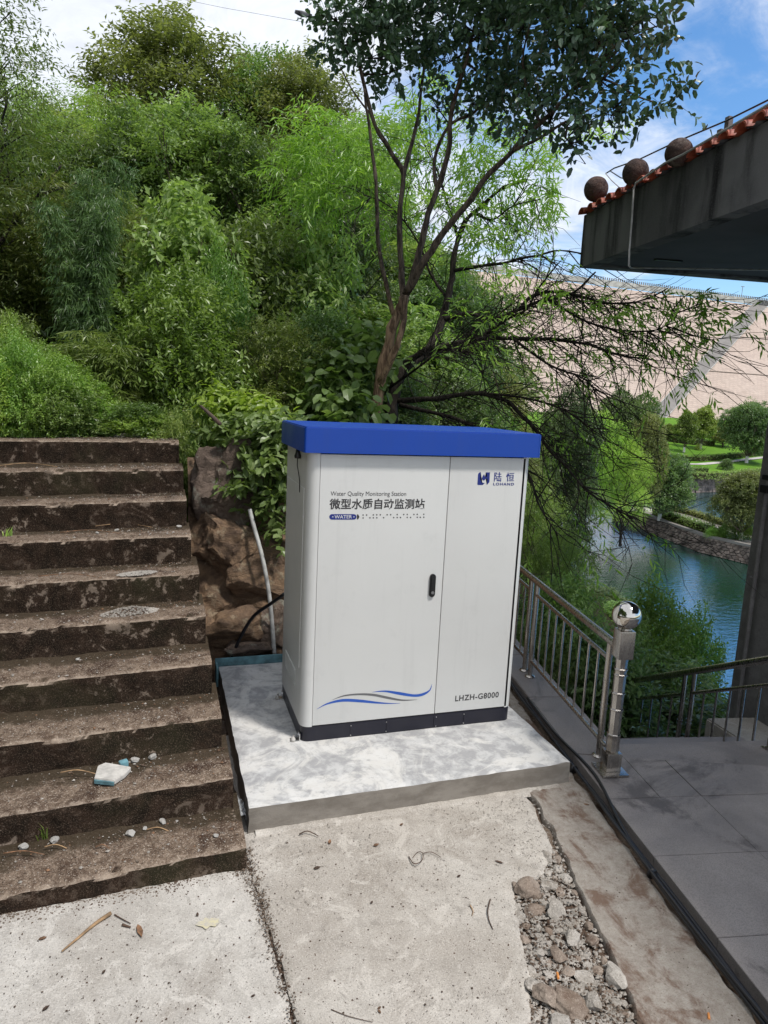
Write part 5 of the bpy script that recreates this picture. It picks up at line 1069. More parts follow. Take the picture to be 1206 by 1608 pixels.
V = [(p[0], p[1], WZ-.4) for p in LF]+[(p[0], p[1], -8.9) for p in LT]; MB().add(V, [(i, i+1, n+i+1, n+i) for i in range(n-1)]).build('wall_core', m_mortar, wl)
seg = [np.linalg.norm(LF[i+1]-LF[i]) for i in range(n-1)]; cum = np.concatenate([[0], np.cumsum(seg)]); mb = MB(); s = 0
for r_ in range(6):
    s = 0
    while s < cum[-1]-1:
        w_ = rs.uniform(.5, 1.1); i = max(0, min(int(np.searchsorted(cum, s, side='right')-1), n-2)); q = (s-cum[i])/seg[i]; a = LF[i]*(1-q)+LF[i+1]*q; b = LT[i]*(1-q)+LT[i+1]*q; t_ = (LF[i+1]-LF[i])/seg[i]; f0, f1 = r_/6+.012, (r_+1)/6-.012; o_ = norm(a-b)*rs.uniform(.04, .14)
        V = []
        for ff in (f0, f1):
            for ss in (0.03, w_-.03): p = a+(b-a)*ff+t_*ss; V.append((p[0], p[1], WZ+(2.3)*ff)); 
        V += [(x+o_[0], y+o_[1], z) for x, y, z in V]; mb.add(V, [(4, 5, 7, 6), (0, 1, 5, 4), (2, 3, 7, 6), (0, 2, 6, 4), (1, 3, 7, 5)]); s += w_
mb.build('wall_stones', m_bankstone, wl)['kind'] = 'stuff'
lx = np.linspace(-60, 620, 110); ly = np.linspace(0, 1, 40); V = []
for u_ in lx:
    base = LT[1]+dax*u_*.9 if False else None
    for v_ in ly:
        dd = 70+(175-70)*v_; p = CAM[:2]+dax*u_+dn*dd; V.append((p[0], p[1], lawn_z(p)))
V = np.array(V); # keep only the land beyond the bank wall
LTa = np.array(LT); ang = lambda p: math.atan2(p[0]-CAM[0], p[1]-CAM[1]); la = np.array([ang(p) for p in LT]); lr = np.array([np.linalg.norm(p-CAM[:2]) for p in LT])
vang = np.array([ang(p) for p in V]); vr = np.hypot(V[:, 0]-CAM[0], V[:, 1]-CAM[1]); lim = np.interp(vang, la, lr)
for i in range(len(V)):
    if vr[i] < lim[i]: f = lim[i]/vr[i]; V[i, :2] = CAM[:2]+(V[i, :2]-CAM[:2])*f; V[i, 2] = lawn_z(V[i])
idx = np.arange(len(V)).reshape(len(lx), len(ly)); Q = np.stack([idx[:-1, :-1], idx[1:, :-1], idx[1:, 1:], idx[:-1, 1:]], -1).reshape(-1, 4)
tag(link('lawn', fastmesh('lawn', V, Q, m_lawn, smooth=True)), 'mown park lawn below the dam', kind='structure')
# ---------------- the dam
def dam_pt(px, py):
    d = ray(px, py); t_ = (DZ0-CAM[2]-DM*D0)/(d[2]-DM*dn.dot(d[:2])); return CAM+t_*d
top = dam_pt(1150, 474); TD = (top[:2]-CAM[:2]).dot(dn)
def dam_xyz(u_, dd, up=0.0): p = CAM[:2]+dax*u_+dn*dd; z = DZ0+DM*(dd-D0); return (p[0]-dn[0]*up*.57, p[1]-dn[1]*up*.57, z+up*.82)
dam = empty('dam', dam_xyz(220, D0), 'huge sloping beige stone-faced dam with a grey diagonal strip', 'dam')
u0, u1 = -60, 900; bands = [D0-2]+[(dam_pt(1150, y)[:2]-CAM[:2]).dot(dn) for y in (584.7, 527)]+[TD]
for i in range(3):
    a, b = bands[i], bands[i+1]-.6; MB().add([dam_xyz(u0, a), dam_xyz(u1, a), dam_xyz(u1, b), dam_xyz(u0, b), dam_xyz(u0, a, -6), dam_xyz(u1, a, -6), dam_xyz(u1, b, -6), dam_xyz(u0, b, -6)], [(0, 1, 2, 3), (7, 6, 5, 4), (0, 4, 5, 1), (3, 2, 6, 7), (0, 3, 7, 4), (1, 5, 6, 2)]).build('slope_face', m_dam, dam)
    MB().add([dam_xyz(u0, b-.1, -.5), dam_xyz(u1, b-.1, -.5), dam_xyz(u1, b+.7, -.5), dam_xyz(u0, b+.7, -.5)], [(0, 1, 2, 3)]).build('gutter', m_damgrey, dam)
quad = [dam_pt(1033, 637), dam_pt(1049, 653), dam_pt(1208, 478), dam_pt(1186, 473)]; e0 = quad[0]-(quad[3]-quad[0])*.15; e1 = quad[1]-(quad[2]-quad[1])*.12
dnr = np.array([-dn[0]*.57, -dn[1]*.57, .82]); quad[0], quad[1] = e0, e1
tri = [tuple(q+dnr*.25) for q in quad]+[tuple(q-dnr*.3) for q in quad]
MB().add(tri, [(0, 1, 2, 3), (0, 4, 5, 1), (1, 5, 6, 2), (2, 6, 7, 3), (3, 7, 4, 0)]).build('grey_strip', m_damgrey, dam)
for a, b in ((0, 3), (1, 2)):
    A_, B_ = quad[a], quad[b]; MB().tube([A_+dnr*.3, B_+dnr*.3], .13, 5).build('strip_kerb', m_dampale, dam)
zt_ = dam_xyz(0, TD)[2]
def crest(u_, dd, z): p = CAM[:2]+dax*u_+dn*dd; return (p[0], p[1], z)
hcr = 2.4
MB().add([crest(u0, TD, zt_), crest(u1, TD, zt_), crest(u1, TD, zt_+hcr), crest(u0, TD, zt_+hcr), crest(u0, TD+9, zt_+hcr), crest(u1, TD+9, zt_+hcr)], [(0, 1, 2, 3), (3, 2, 5, 4)]).build('crest_wall', m_dampale, dam)
pxp = lambda px: (dam_pt(px, 474)[:2]-CAM[:2]).dot(dax)
up_ = pxp(1183); MB().add([crest(up_, TD-.6, zt_+.2), crest(u1, TD-.6, zt_+.2), crest(u1, TD-.6, zt_+2.2), crest(up_, TD-.6, zt_+2.2)], [(0, 1, 2, 3)]).build('dark_panel', m_fascia, dam)
pa_, pb_ = pxp(960), pxp(1215); mb = MB(); m = 0
for u_ in np.arange(pa_, pb_, (pb_-pa_)/95): c0 = crest(u_, TD+1, zt_+hcr); mb.box((c0[0]-.16, c0[1]-.16, c0[2]), (c0[0]+.16, c0[1]+.16, c0[2]+1.15))
mb.build('crest_railing', m_damgrey, dam)['kind'] = 'stuff'
c0 = crest(pxp(1166), TD+2, zt_+hcr); lpst = empty('lamp_post', c0, 'tiny lamp post standing on the crest of the dam', 'lamp post')
MB().tube([c0, (c0[0], c0[1], c0[2]+5)], .12, 6).build('pole', m_damgrey, lpst); MB().box((c0[0]-.9, c0[1]-.12, c0[2]+4.9), (c0[0]+.9, c0[1]+.12, c0[2]+5.1)).build('lamp_head', m_damgrey, lpst)
# ---------------- lawn planting
def ltree(key, px, yb, ytop, wpx, label, white=True):
    b = at_lawn(px, yb); d = np.hypot(*(b-CAM)[:2]); t_ = atd(px, ytop, d); o = plant(key, (b[0], b[1], b[2]-.05), t_[2], wpx*np.linalg.norm(b-CAM)/FPX, 'tree', label, 'tree')
    if white: whitewash((b[0], b[1], b[2]-.04), (t_[2]-b[2])*.14, (t_[2]-b[2])*.026, o)
ltree('round', 1172, 727, 640, 76, 'big round dark green tree standing on the lawn beside the pillar')
ltree('layered', 1074, 710, 650, 36, 'layered yellow-green magnolia on the lawn, left one of the pair')
ltree('layered', 1100, 705, 643, 40, 'layered yellow-green magnolia on the lawn, right one of the pair')
ltree('layered', 1047, 697, 668, 22, 'small loose tree with whitewashed trunk at the left lawn edge')
ltree('broad2', 1135, 702, 668, 44, 'pale loose shrubby tree between the magnolias and the big round tree', False)
ltree('broad2', 1018, 662, 632, 30, 'pale slender tree in front of the grey dam strip foot', False)
ltree('broad2', 1122, 695, 660, 30, 'grey-green shrub behind the lawn', False)
for i in range(24):
    px = 880+i*17+rs.uniform(-5, 5); yy = 668+rs.uniform(-4, 14) if px > 1040 else 690+rs.uniform(-8, 12); b = at_lawn(px, yy+12); d = np.hypot(*(b-CAM)[:2]); t_ = atd(px, yy, d)
    plant(('shrub4', 'shrub', 'shrub3')[i % 3], (b[0], b[1], b[2]-.1), t_[2], rs.uniform(16, 26)*d/FPX, 'bush', 'rounded garden bush along the foot of the dam', 'bush', 'garden bushes at the foot of the dam')
for i, (px, yy, w_) in enumerate(((846+200, 722, 12), (1096, 707, 12), (1140, 738, 20), (1076, 722, 10))):
    b = at_lawn(px, yy); d = np.hypot(*(b-CAM)[:2]); plant('shrub3' if i != 2 else 'shrub4', (b[0], b[1], b[2]-.1), b[2]+w_*.7*d/FPX, w_*d/FPX, 'bush', 'small clipped bush out on the open lawn', 'bush', 'small bushes on the open lawn')
hz_ = lambda p: lawn_z(p)
def lh(pxs): return [at_lawn(*q) for q in pxs]
hedge(lh([(1072, 752), (1120, 752), (1200, 744), (1260, 741)]), 1.4, hz_, 1.0, 'long hedge along the top of the far bank wall', ln=.22, dens=9, seed=5)
hedge(lh([(1050, 722), (1100, 724), (1150, 719), (1215, 713), (1260, 712)]), 1.2, hz_, .9, 'curving hedge across the middle of the lawn', ln=.22, dens=9, seed=6)
hedge(lh([(1040, 692), (1085, 698), (1120, 700)]), 1.3, hz_, 1.2, 'dark hedge behind the magnolia trees', ln=.22, dens=9, seed=7, mat=lm_dark)
hedge(lh([(1070, 748), (1085, 744), (1108, 743)]), 1.4, hz_, 1.0, 'short hedge at the left corner of the far lawn', ln=.22, dens=9, seed=8)
ribbon(dense(lh([(1040, 728), (1100, 729), (1150, 724), (1215, 716), (1270, 715)]), 4), 2.0, lambda p: lawn_z(p)+.03, .04, m_path, 'garden_path')['kind'] = 'structure'
# power line far up the sky
pw = empty('power_line', tuple(atd(480, 20, 60)), 'distant power line with an insulator high above the hillside', 'power line')
MB().tube([atd(225, -14, 75), atd(350, 12, 68), atd(485, 36, 60), atd(620, 60, 55)], .014, 4).build('wire', m_damgrey, pw)
MB().tube([atd(463, 18, 60), atd(474, 22, 60), atd(490, 25, 60)], [.12, .22, .12], 6).build('insulator', m_fascia, pw)

for i, (x, y, h, w_, ky, lab) in enumerate(((-4.9, .2, 8.0, 5.0, 'dark', 'dark tree close beside the old staircase, just left of the frame'), (-5.2, 3.2, 8.5, 5.0, 'broad', 'mid green tree beside the top of the old staircase, left of the frame'), (-4.8, -2.6, 7.0, 4.4, 'broad', 'mid green tree left of the pavement before the staircase'), (-5.6, -5.6, 7.5, 5.0, 'dark', 'dark tree furthest back along the left of the pavement'), (-4.4, 1.4, 3.4, 2.4, 'shrub4', 'dense dark bush against the left end of the old steps'))):  # wood carried on out of view, added to cut skylight from the left
    plant(ky, (x, y, -.3 if y < 2 else 1.2), h, w_, 'tree' if ky != 'shrub4' else 'bush', lab, 'tree' if ky != 'shrub4' else 'bush')
# ================================================================== ROCKS
def clip_rock(seed, cuts=14, sub=3, rough=.05, elong=(1, 1, 1)):
    rn = random.Random(seed); bm = bmesh.new(); bmesh.ops.create_icosphere(bm, subdivisions=sub, radius=1)
    pl = [(Vector((rn.gauss(0, 1), rn.gauss(0, 1), rn.gauss(0, 1))).normalized(), rn.uniform(.52, .86)) for _ in range(cuts)]
    for v in bm.verts:
        for n_, d in pl:
            s = v.co.dot(n_)
            if s > d: v.co -= n_*(s-d)
        v.co += v.co.normalized()*rough*noise.fractal(v.co*2.2+Vector((seed, 0, 0)), 1, 2, 4)
        v.co = Vector((v.co.x*elong[0], v.co.y*elong[1], v.co.z*elong[2]))
    V = np.array([v.co[:] for v in bm.verts]); F = np.array([[v.index for v in f.verts] for f in bm.faces]); bm.free(); return V, F
def boulder(px, py, dist, wpx, hpx, dep, mat, label, seed, rz=0.0):
    c = atd(px, py, dist); k_ = np.linalg.norm(c-CAM)/FPX; V, F = clip_rock(seed, 12, 5, .16); V = V*np.array([wpx*k_/2*1.25, dep, hpx*k_/2*1.25])
    o = link('boulder', fastmesh('boulder', V, F, mat, smooth=False), loc=tuple(c), rz=rz); o.data.shade_smooth(); o.data.set_sharp_from_angle(angle=math.radians(28)); tag(o, label, 'rock', 'boulders beside the old staircase'); return o
V = []; F = []; nx, nz2 = 90, 60
for i in range(nx+1):
    for j in range(nz2+1):
        x = -.50+2.3*i/nx; z = -.2+1.50*j/nz2; v_ = noise.voronoi(Vector((x*2.6, z*3.1, .3)))[0]; f = .16*(v_[1]-v_[0]); y = 1.30+.50*max(0, z)+.10*fbm(x, z, 3, 1.5)-f*.9+.035*fbm(x, z, 1, 9)+.012*fbm(x, z, 7, 30)
        V.append((x, y, z))
for i in range(nx):
    for j in range(nz2): a = i*(nz2+1)+j; F.append((a, a+nz2+1, a+nz2+2, a+1))
tag(MB().add(V, F).build('rock_face', m_rock, smooth=40), 'ochre rock face cut back behind the pad and cabinet', 'rock')
boulder(362, 770, 5.15, 95, 150, .26, m_rock2, 'large grey-brown boulder with lichen, topmost beside the steps', 3, .3)
boulder(350, 855, 4.95, 85, 95, .2, m_rock, 'orange-brown boulder under the lichened one', 8, -.2)
boulder(400, 905, 4.95, 120, 120, .22, m_rock, 'wide ochre boulder left of the grey conduit', 12, .1)
boulder(360, 985, 4.72, 85, 60, .16, m_rock, 'low pale yellow boulder above the blue board', 21, .0)
boulder(425, 985, 4.8, 70, 90, .18, m_rock2, 'dark boulder behind the black cable loop', 25, .5)
boulder(392, 1018, 4.62, 60, 26, .1, m_rock2, 'small grey rock lying just behind the blue board', 31, .2)

# conduits and cables beside the cabinet
def path(pts, n=8):
    P = [np.array(p, float) for p in pts]; out = []
    for i in range(len(P)-1):
        a, b, c, d = P[max(i-1, 0)], P[i], P[i+1], P[min(i+2, len(P)-1)]
        for s in range(n): t = s/n; out.append(.5*(2*b+(c-a)*t+(2*a-5*b+4*c-d)*t*t+(3*b-a-3*c+d)*t**3))
    return out+[P[-1]]
tag(MB().tube(path([atd(392, 800, 4.85), atd(399, 828, 4.8), atd(413, 880, 4.72), atd(424, 945, 4.66), atd(431, 1030, 4.62)]), .0145, 12).build('conduit', m_pvc, origin=atd(431, 1030, 4.62), smooth=True), 'dusty grey plastic conduit rising over the rock left of the cabinet', 'conduit')
tag(MB().tube(path([atd(446, 933, 4.3), atd(425, 948, 4.4), atd(398, 968, 4.5), atd(378, 1000, 4.55), atd(364, 1032, 4.58)]), .0115, 12).build('power_cable', m_rubber, origin=atd(364, 1032, 4.5), smooth=True), 'thick black cable curving from the cabinet down to the rock', 'cable')
# bundle of black cables along the terrace edge
cbn = empty('cable_bundle', (1.36, -.6, -.11), 'bundle of black cables running along the edge of the granite terrace', 'cables')
for q in range(2):
    pts = []
    for b in np.arange(-2.6, 2.0, .16): p = tf(-.040-.019*(q-.5)+.012*fbm(b, q, 3, 1.3), b); pts.append((p[0], p[1], -.103+.004*fbm(b, q, 1, 2)+(.016 if q == 1 else 0)+(.035*max(0, fbm(b, q, 8, .8)) if q == 2 else 0)))
    MB().tube(path(pts, 3), (.0095, .0075)[q], 10).build('cable', m_rubber, cbn, smooth=True)
for b in (-.62, -1.35, .2): p = tf(-.05, b); MB().tube([(p[0], p[1]-.003, -.100), (p[0]+.001, p[1]+.003, -.100)], .024, 12).build('cable_tie', m_black, cbn, smooth=True)
tag(MB().tube(path([tuple(tf(-.03, 1.0))+(-.06,), tuple(tf(-.02, .55))+(-.07,), tuple(tf(.02, .1))+(-.071,), tuple(tf(-.04, -.35))+(-.085,), tuple(tf(-.058, -.8))+(-.10,), tuple(tf(-.05, -1.4))+(-.104,), tuple(tf(-.052, -2.0))+(-.106,), tuple(tf(-.05, -2.7))+(-.106,)], 6), .008, 10).build('power_cable', m_rubber, origin=(1.5, .2, -.08), smooth=True), 'single black cable lying over the kerb edge beside the cabinet', 'cable')

# ================================================================== RUBBLE AND LITTER
def stone_mesh(i, mat, sub=1):
    V, F = clip_rock(100+i, 13, 3, .10); me = fastmesh('concrete_chunk', V, F, mat); return me
chunks = [stone_mesh(i, m_rubble if i % 4 else m_rubble_brown, 2) for i in range(14)]
rr = random.Random(17)
def chunk(x, y, z, s, me=None, name='concrete_chunk', label='grey broken concrete chunk in the rubble strip', cat='rubble', grp='broken concrete chunks of the rubble strip'):
    o = link(name, me or rr.choice(chunks), loc=(x, y, z)); o.scale = (s*rr.uniform(.75, 1.25), s*rr.uniform(.65, 1.05), s*rr.uniform(.35, .60)); o.rotation_euler = (rr.uniform(-.5, .5), rr.uniform(-.5, .5), rr.uniform(0, 6.28)); return tag(o, label, cat, grp)
spots = []
def try_spot(px, py, rpx):
    for a, b, r in spots:
        if (a-px)**2+(b-py)**2 < ((r+rpx)*.80)**2: return False
    spots.append((px, py, rpx)); return True
def in_rubble(px, py): lo = np.interp(py, [1300, 1345, 1380, 1420, 1500, 1608, 1700], [838, 845, 800, 812, 825, 832, 835]); hi = np.interp(py, [1300, 1345, 1420, 1500, 1560, 1640, 1700], [842, 880, 912, 945, 975, 1005, 1020]); return lo < px < hi
# the few big pieces one can point at
for px, py, r, wd in ((830, 1399, 22, 'long grey slab piece at the upper left corner of the rubble'), (812, 1391, 13, 'small pale chunk at the top left tip of the rubble'), (858, 1563, 20, 'rust-brown rimmed chunk at the left edge of the rubble'), (892, 1575, 22, 'large half-buried chunk with an earth-red face in the lower rubble'), (900, 1473, 17, 'rounded pale chunk in the middle of the rubble'), (875, 1429, 15, 'flat bluish-grey chunk in the upper rubble'), (880, 1573, 16, 'flat chunk leaning on the earth-red one'), (965, 1535, 20, 'pale triangular flake at the right edge of the rubble'), (930, 1575, 19, 'large grey chunk at the lower right of the rubble'), (838, 1549, 15, 'dark rounded lump left of the rubble'), (878, 1500, 16, 'oblong pale chunk crossing the middle of the rubble'), (880, 1610, 24, 'big chunk at the bottom edge of the photograph')):
    try_spot(px, py, r); p = atz(px, py, -.12); s = r*np.linalg.norm(p-CAM)/FPX*1.05; chunk(p[0], p[1], -.132+s*.22, s, label=wd, me=chunks[0] if 'earth' in wd or 'rust' in wd else None)
n = 0
for _ in range(6000):
    py = rr.uniform(1330, 1690); px = rr.uniform(795, 1015); r = rr.choice((7, 8, 9, 10, 12, 13)) if n < 90 else rr.uniform(4, 7)
    if not in_rubble(px, py) or not try_spot(px, py, r): continue
    p = atz(px, py, -.13); s = r*np.linalg.norm(p-CAM)/FPX*1.1; chunk(p[0], p[1], -.142+s*.25, s); n += 1
    if n > 260: break
def pebbles(name, pts, sizes, mat, label, seed=1):
    rng = np.random.default_rng(seed); tv = np.array([(1, 0, 0), (-1, 0, 0), (0, 1, 0), (0, -1, 0), (0, 0, 1), (0, 0, -1)], float); tf_ = np.array([(0, 2, 4), (2, 1, 4), (1, 3, 4), (3, 0, 4), (2, 0, 5), (1, 2, 5), (3, 1, 5), (0, 3, 5)])
    n = len(pts); a = rng.uniform(0, 6.28, n); j = 1+rng.uniform(-.35, .35, (n, 6, 1)); V = tv[None]*j*np.asarray(sizes)[:, None, None]; V[..., 2] *= .6; x = V[..., 0]*np.cos(a)[:, None]-V[..., 1]*np.sin(a)[:, None]; y = V[..., 0]*np.sin(a)[:, None]+V[..., 1]*np.cos(a)[:, None]
    V = np.stack([x, y, V[..., 2]], -1)+np.asarray(pts)[:, None]; F = (np.arange(n)[:, None, None]*6+tf_[None]).reshape(-1, 3); o = link(name, fastmesh(name, V.reshape(-1, 3), F, mat)); o['kind'] = 'stuff'; o['label'] = label; return o
rg = np.random.default_rng(5)
def px_pts(n, fx, fy, z, keep=lambda a, b: True):
    out = []
    while len(out) < n:
        a, b = fx(), fy()
        if keep(a, b): p = atz(a, b, z); out.append((p[0], p[1], z))
    return out
pebbles('gravel', px_pts(2600, lambda: rg.uniform(790, 1030), lambda: rg.uniform(1300, 1690), -.132, lambda a, b: in_rubble(a+rg.normal(0, 9), b)), rg.uniform(.003, .011, 2600), m_rubble, 'fine grey gravel between the broken concrete', 2)
pebbles('dirt_crumbs', px_pts(1500, lambda: rg.uniform(790, 1030), lambda: rg.uniform(1330, 1690), -.128, lambda a, b: in_rubble(a+rg.normal(0, 12), b)), rg.uniform(.002, .007, 1500), m_soil, 'brown dirt crumbs among the rubble', 3)
# grit strewn over the slabs, thicker below the pad
P = []; S = []
for _ in range(5200):
    a = rg.uniform(385, 900); b = 1290+abs(rg.normal(0, 75)) if rg.random() < .75 else rg.uniform(1290, 1608); b = b-(a-390)*.14+10
    if rg.random() < (.25+.75*sstep(620, 830, a)): p = atz(a, b, -.118); P.append((p[0], p[1], -.1185)); S.append(rg.choice([.0016, .0022, .003, .0042, .006], p=[.4, .3, .18, .09, .03]))
pebbles('grit', P, S, m_rubble, 'pale grit strewn in front of the pad', 4)
P = []; S = []
for _ in range(2600):
    a = rg.uniform(0, 1206); b = rg.uniform(1300, 1608); p = atz(a, b, -.118)
    if p[0] < edge(p[1])-.1 and p[1] < -.62 : P.append((p[0], p[1], -.1175)); S.append(rg.choice([.0012, .0018, .0026, .004], p=[.5, .3, .15, .05]))
pebbles('dark_specks', P, S, m_twig, 'dark crumbs of bark and seed scattered on the concrete', 5)
# dirt and leaf scraps in the joint between the two slabs
P = []; S = []
for _ in range(1500): y = -.62-abs(rg.normal(0, .55)); P.append((float(j1(y))+rg.normal(0, .016)*(1.8 if y > -.9 else 1), y, -.126+.006*rg.random())); S.append(rg.uniform(.001, .005))
pebbles('joint_dirt', P[:1000], S[:1000], m_soil, 'brown dirt caught in the joint of the concrete', 6); pebbles('joint_stones', P[1000:], S[1000:], m_rubble, 'pale stones caught in the joint of the concrete', 7)
# crumbs on every tread
def tread_z(k, x): return SL[k][2]+(SR[k][2]-SL[k][2])*(x-SL[k][0])/(SR[k][0]-SL[k][0])
def tread_y(k, x): return SL[k][1]+(SR[k][1]-SL[k][1])*(x-SL[k][0])/(SR[k][0]-SL[k][0])
for mat, nn, lab, sd in ((m_rubble, 2600, 'pale mortar crumbs scattered on the steps', 8), (m_soil, 4200, 'dark moss crumbs scattered on the steps', 9), (m_dleaf, 900, 'brown leaf scraps scattered on the steps', 10)):
    P = []; S = []
    for _ in range(nn):
        k = int(rg.integers(0, 10)); x = rg.uniform(-2.4, -.6+.17*(k == 0)) if rg.random() < .5 else SR[k][0]-abs(rg.normal(0, .45)); t = .27-abs(rg.normal(0, .11)) if sd != 8 else rg.uniform(.02, .28)
        if t < .015 or x > SR[k][0]-.02: continue
        P.append((x, tread_y(k, x)+t, tread_z(k, x)+.003)); S.append(rg.choice([.002, .003, .0045, .008], p=[.45, .35, .16, .04]))
    pebbles('step_crumbs', P, S, mat, lab, sd)
# gravel heaps left on two treads
def heap(px, py, k, rx, ry, h, label, seed):
    p0 = atz(px, py, SR[k][2]); rn = np.random.default_rng(seed); m = 800; a = rn.uniform(0, 6.28, m); r = np.sqrt(rn.random(m)); X = p0[0]+np.cos(a)*r*rx; Y = p0[1]+np.sin(a)*r*ry; zb = np.array([tread_z(k, x) for x in X])
    o = pebbles('gravel_heap', np.stack([X, Y, zb+h*(1-r**1.5)*rn.uniform(.6, 1, m)], 1), rn.uniform(.002, .008, m), m_rubble, label, seed)
    V = [];F = []; q = 20
    for i in range(6):
        for j in range(q): f = i/5; V.append((p0[0]+rx*f*math.cos(j*.314), p0[1]+ry*f*math.sin(j*.314), tread_z(k, p0[0]+rx*f*math.cos(j*.314))-.004+h*.9*(1-f**1.4)))
    for i in range(5):
        for j in range(q): F.append((i*q+j, (i+1)*q+j, (i+1)*q+(j+1) % q, i*q+(j+1) % q))
    MB().add(V, F).build('gravel_heap_core', m_soil, o, smooth=True)
heap(203, 955, 4, .15, .07, .035, 'heap of tan gravel against the riser of the middle step', 21)
heap(215, 895, 5, .11, .045, .012, 'thin spill of pale gravel one step above the heap', 22)
heap(205, 683, 9, .16, .10, .035, 'low grey rubble spill on the top step', 23)
white = [stone_mesh(40+i, m_plaster, 2) for i in range(4)]
for px, py, k, s, lab in ((205, 676, 9, .055, 'white stone lying on the top step'), (207, 728, 8, .013, 'left of three white pebbles on the second step from the top'), (213, 728, 8, .011, 'tiny white pebble between two others on the second step from the top'), (224, 729, 8, .014, 'flat white pebble at the right of the second step from the top'), (183, 833, 6, .018, 'white stone on the fourth step from the top'), (153, 838, 6, .015, 'small white stone at the left on the fourth step from the top'), (281, 828, 6, .02, 'white chip at the right end of the fourth step from the top'), (240, 1191, 1, .026, 'pale yellow stone beside the plaster slab'), (212, 1196, 1, .024, 'brown-grey stone touching the plaster slab'), (205, 1311, 0, .028, 'flat white stone on the lowest step'), (228, 1302, 0, .016, 'small white stone right of the flat white one on the lowest step'), (256, 1293, 0, .022, 'rounded white stone near the middle of the lowest step'), (277, 1291, 0, .012, 'small white pebble at the foot of the second riser'), (36, 1332, 0, .026, 'white stone at the left end of the lowest step'), (85, 1322, 0, .024, 'grey stone near the grass tuft on the lowest step'), (340, 1313, 0, .014, 'white chip at the right end of the lowest step'), (163, 952, 4, .014, 'white stone left of the tan gravel heap'), (122, 1036, 3, .014, 'white stone on the fourth step from the bottom')):
    z = tread_z(k, atz(px, py, SR[k][2])[0]); p = atz(px, py, z); chunk(p[0], p[1], z+s*.3, s, me=rr.choice(white), name='stone', label=lab, cat='stone', grp='loose white stones on the steps')
# flat plaster slab on the third step with its teal edge
ps_ = empty('plaster_slab', tuple(atz(178, 1215, .11)), 'broken white plaster slab with a teal edge lying on the third step', 'plaster slab')
z0 = .118; pp = [atz(x, y, z0)[:2] for x, y in ((148, 1227), (154, 1207), (166, 1202), (190, 1206), (206, 1209), (196, 1220), (179, 1231))]
MB().prism(pp, z0-.004, z0+.016, .003).build('slab', m_plaster, ps_)
pa, pb = atz(148, 1228.5, z0)[:2], atz(179, 1232, z0)[:2]; MB().prism([pa, pb, pb+(0, .006), pa+(0, .006)], z0-.006, z0+.010).build('teal_edge', m_bluefoam, ps_)
tag(MB().prism([atz(x, y, z0+.018)[:2] for x, y in ((186, 1195), (199, 1191), (202, 1196), (189, 1200))], z0-.004, z0+.02, .002).build('foam_scrap', m_bluefoam, origin=tuple(atz(194, 1196, z0))), 'pale blue foam scrap behind the plaster slab', 'scrap')
# sticks, twigs, leaves on the concrete
g = -.118
def stick(pts, r, label, mat=m_wood, name='stick', z=g, rs_=None): P = path([tuple(atz(x, y, z+dz)) for x, y, dz in pts], 4); o = MB().tube(P, rs_ or list(np.linspace(r, r*.6, len(P))), 7).build(name, mat, origin=tuple(P[0]), smooth=True); return tag(o, label, 'stick' if name == 'stick' else 'twig')
stick([(97, 1494, .006), (120, 1475, .006), (150, 1450, .008), (174, 1434, .010)], .004, 'split bamboo stick with an orange end on the left pavement', rs_=list(np.linspace(.0028, .0075, 13)))
stick([(180, 1436, .004), (190, 1442, .004), (205, 1450, .003)], .0025, 'thin crooked twig right of the bamboo stick', m_twig, 'twig')
stick([(192, 1452, .004), (205, 1456, .003)], .005, 'short dark bark piece below the crooked twig', m_twig, 'twig')
stick([(642, 1345, .004), (650, 1356, .010), (662, 1352, .014), (664, 1340, .010), (656, 1338, .005), (648, 1347, .004)], .0022, 'dark twig bent into a loop in front of the pad', m_twig, 'twig')
stick([(664, 1340, .006), (678, 1338, .010), (692, 1346, .003)], .0018, 'thin twig arching from the looped twig', m_twig, 'twig')
stick([(770, 1412, .003), (766, 1430, .006), (768, 1445, .004), (774, 1459, .003)], .0026, 'curved dark twig left of the rubble strip', m_twig, 'twig')
stick([(968, 1505, -.005), (985, 1545, -.008), (1000, 1585, -.006), (1012, 1612, -.005)], .006, 'long brown root along the right edge of the rubble', m_twig, 'stick')
stick([(470, 1310, .004), (483, 1305, .012), (500, 1313, .004)], .003, 'forked dark twig at the foot of the pad', m_twig, 'twig')
stick([(520, 1585, .002), (548, 1596, .003), (585, 1605, .002)], .0014, 'hair-thin twig at the lower edge of the picture', m_twig, 'twig')
stick([(738, 1421, .002), (743, 1430, .004), (741, 1438, .002)], .0022, 'tiny brown curl of bark in the middle of the slab', m_wood, 'twig')
stick([(300, 625, .0), (318, 640, .02), (345, 665, .03)], .014, 'dead log end lying in the grass above the rock', m_twig, 'stick', z=float(atd(320, 640, 5.9)[2]))
for i, (x0, x1, y, k) in enumerate(((0, 90, 731, 8), (95, 190, 836, 6), (150, 240, 826, 6), (60, 160, 905, 5), (95, 150, 1213, 1), (5, 70, 1340, 0), (70, 105, 1330, 0), (150, 172, 1330, 0), (230, 265, 1303, 0), (280, 305, 945, 4))):
    z = SR[k][2]-.01; stick([(x0, y, .004), ((x0+x1)/2, y-4, .012), (x1, y+2, .004)], .0028, f'{"curved" if i in (1, 4, 6) else "thin"} brown twig lying on the {("lowest", "second", "third", "fourth", "fifth", "sixth", "seventh", "eighth", "ninth", "top")[k]} step, ' + ('left part' if x0 < 90 else 'right part' if x0 > 220 else 'middle part'), m_dleaf if i % 2 else m_wood, 'twig', z=z)
